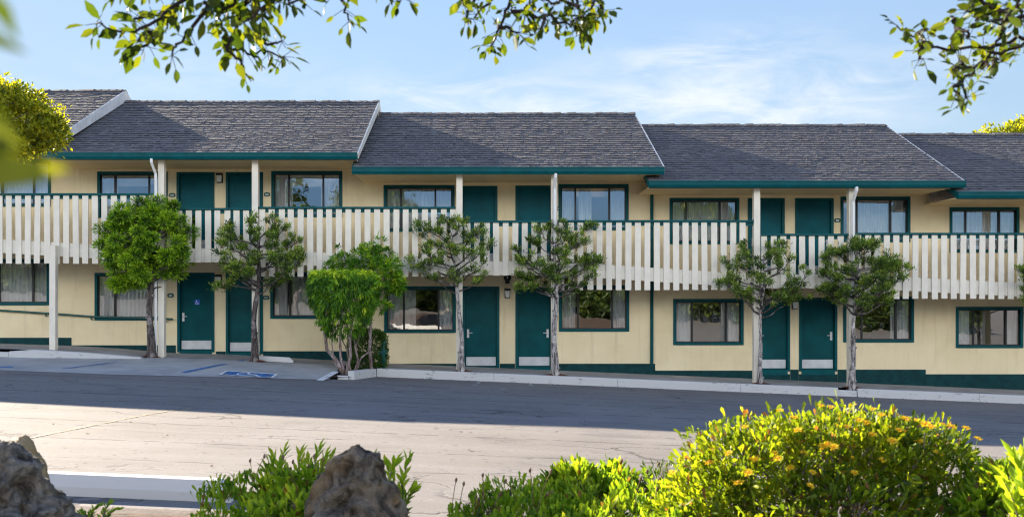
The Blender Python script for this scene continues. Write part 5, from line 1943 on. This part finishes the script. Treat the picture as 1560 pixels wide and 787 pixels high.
# tree at the left, only the right end of its crown is in the picture
D = 10.5
xt = -8.2
gz = z_lot(xt, D)
bl = [(tuple(PX(30, 185, D)), (0.48, 0.45, 0.36)), (tuple(PX(72, 205, D)), (0.24, 0.25, 0.24)), (tuple(PX(15, 215, D)), (0.3, 0.3, 0.2)), (tuple(PX(20, 155, D)), (0.35, 0.35, 0.20)), (tuple(PX(-60, 165, D)), (0.6, 0.6, 0.5)), (tuple(PX(-200, 120, D)), (1.0, 0.9, 0.8)), (tuple(PX(-330, 160, D)), (0.8, 0.8, 0.7))]
leafy_tree('broadleaf_tree', (xt, D, gz), 'yellow green leafy tree crown before the roof at the left edge', bl, 3200, 0.05, M['leaf_crown'],
           [(xt, D, gz - 0.1), (xt + 0.1, D, 1.6), (xt + 0.4, D, 2.6), (-7.2, D, 3.2), (-6.3, D, 3.35), (-5.7, D, 3.45), (-5.35, D, 3.45)], 0.13, 18, 0.10)
# tree behind the roof at the right
D = 38.0
bl = [(tuple(PX(1552, 215, D)), (1.1, 1.2, 0.75)), (tuple(PX(1520, 225, D)), (1.0, 1.0, 0.8)), (tuple(PX(1495, 232, D)), (0.7, 0.8, 0.85)), (tuple(PX(1600, 210, D)), (1.5, 1.4, 1.2))]
x = X_(1560, D)
leafy_tree('broadleaf_tree', (x, D, z_lot(x, D)), 'green tree top showing above the roof ridge at the right', bl, 800, 0.16, M['leaf_crown'],
           [(x, D, z_lot(x, D) - 0.1), (x, D, 2.5), (x - 0.2, D, 5.0), (x, D, 7.2)], 0.22, 16, 0.32)

# garden trees and a house across the lot, behind the camera: seen only as reflections in the panes
t = thing('treeline', (0, -18, z_ground(0, -18)), None, None)
t['kind'] = 'stuff'
C = []
for i in range(60):
    x = -34 + 68 * ((i % 40) + rnd.random() * 0.8) / 40
    y = -12 - rnd.random() * (9 if i >= 40 else 2)
    h = rnd.choice([1.8, 2.2, 2.8, 3.4]) * rnd.uniform(0.8, 1.2)
    if -19 < x < -14 or -9.5 < x < -5.5 or 13 < x < 16:
        h = rnd.uniform(6.5, 9.5)
    w_ = 1.3 + h * 0.22
    zg = z_ground(x, y)
    for _ in range(int(120 + 45 * h)):
        dv = unit(rng.normal(size=3))
        s_ = rng.uniform(0.5, 1.0) ** 0.5
        C.append((x + dv[0] * w_ * s_, y + dv[1] * w_ * s_, zg + h * 0.5 + dv[2] * h * 0.52 * s_))
C = np.array(C)
P, Dd, idx = tufts(C, 0.42, 9)
leaf_mesh('foliage', P, Dd, rng.uniform(0.2, 0.4, len(P)), rng.uniform(0.1, 0.2, len(P)), M['leaf_far'], t, rng.normal(0.42, 0.22, len(C))[idx] + rng.normal(0, 0.1, len(P)), 'leaf')
hx0, hy0 = 9.0, -24.0
hz = z_ground(hx0, hy0)
h = thing('house', (hx0, hy0, hz), 'white house with a red tiled roof across the lot, seen only in window reflections', 'house')
mb = MB()
mb.box(hx0 - 4.5, hx0 + 4.5, hy0 - 6, hy0, hz - 0.3, hz + 2.7)
mb.build('wall', M['house_white'], h)
mb = MB()
mb.prism_x([(hy0 + 0.5, hz + 2.6), (hy0 - 3, hz + 4.1), (hy0 - 6.5, hz + 2.6), (hy0 - 6.5, hz + 2.75), (hy0 - 3, hz + 4.28), (hy0 + 0.5, hz + 2.75)][::-1], hx0 - 5, hx0 + 5)
mb.build('roof', M['roof_red'], h)
for dx in (-2.6, 0.4, 3.0):
    mb = MB()
    mb.box(hx0 + dx - 0.6, hx0 + dx + 0.6, hy0 - 0.02, hy0 + 0.04, hz + 0.9, hz + 2.1)
    mb.build('window', M['bronze'], h)
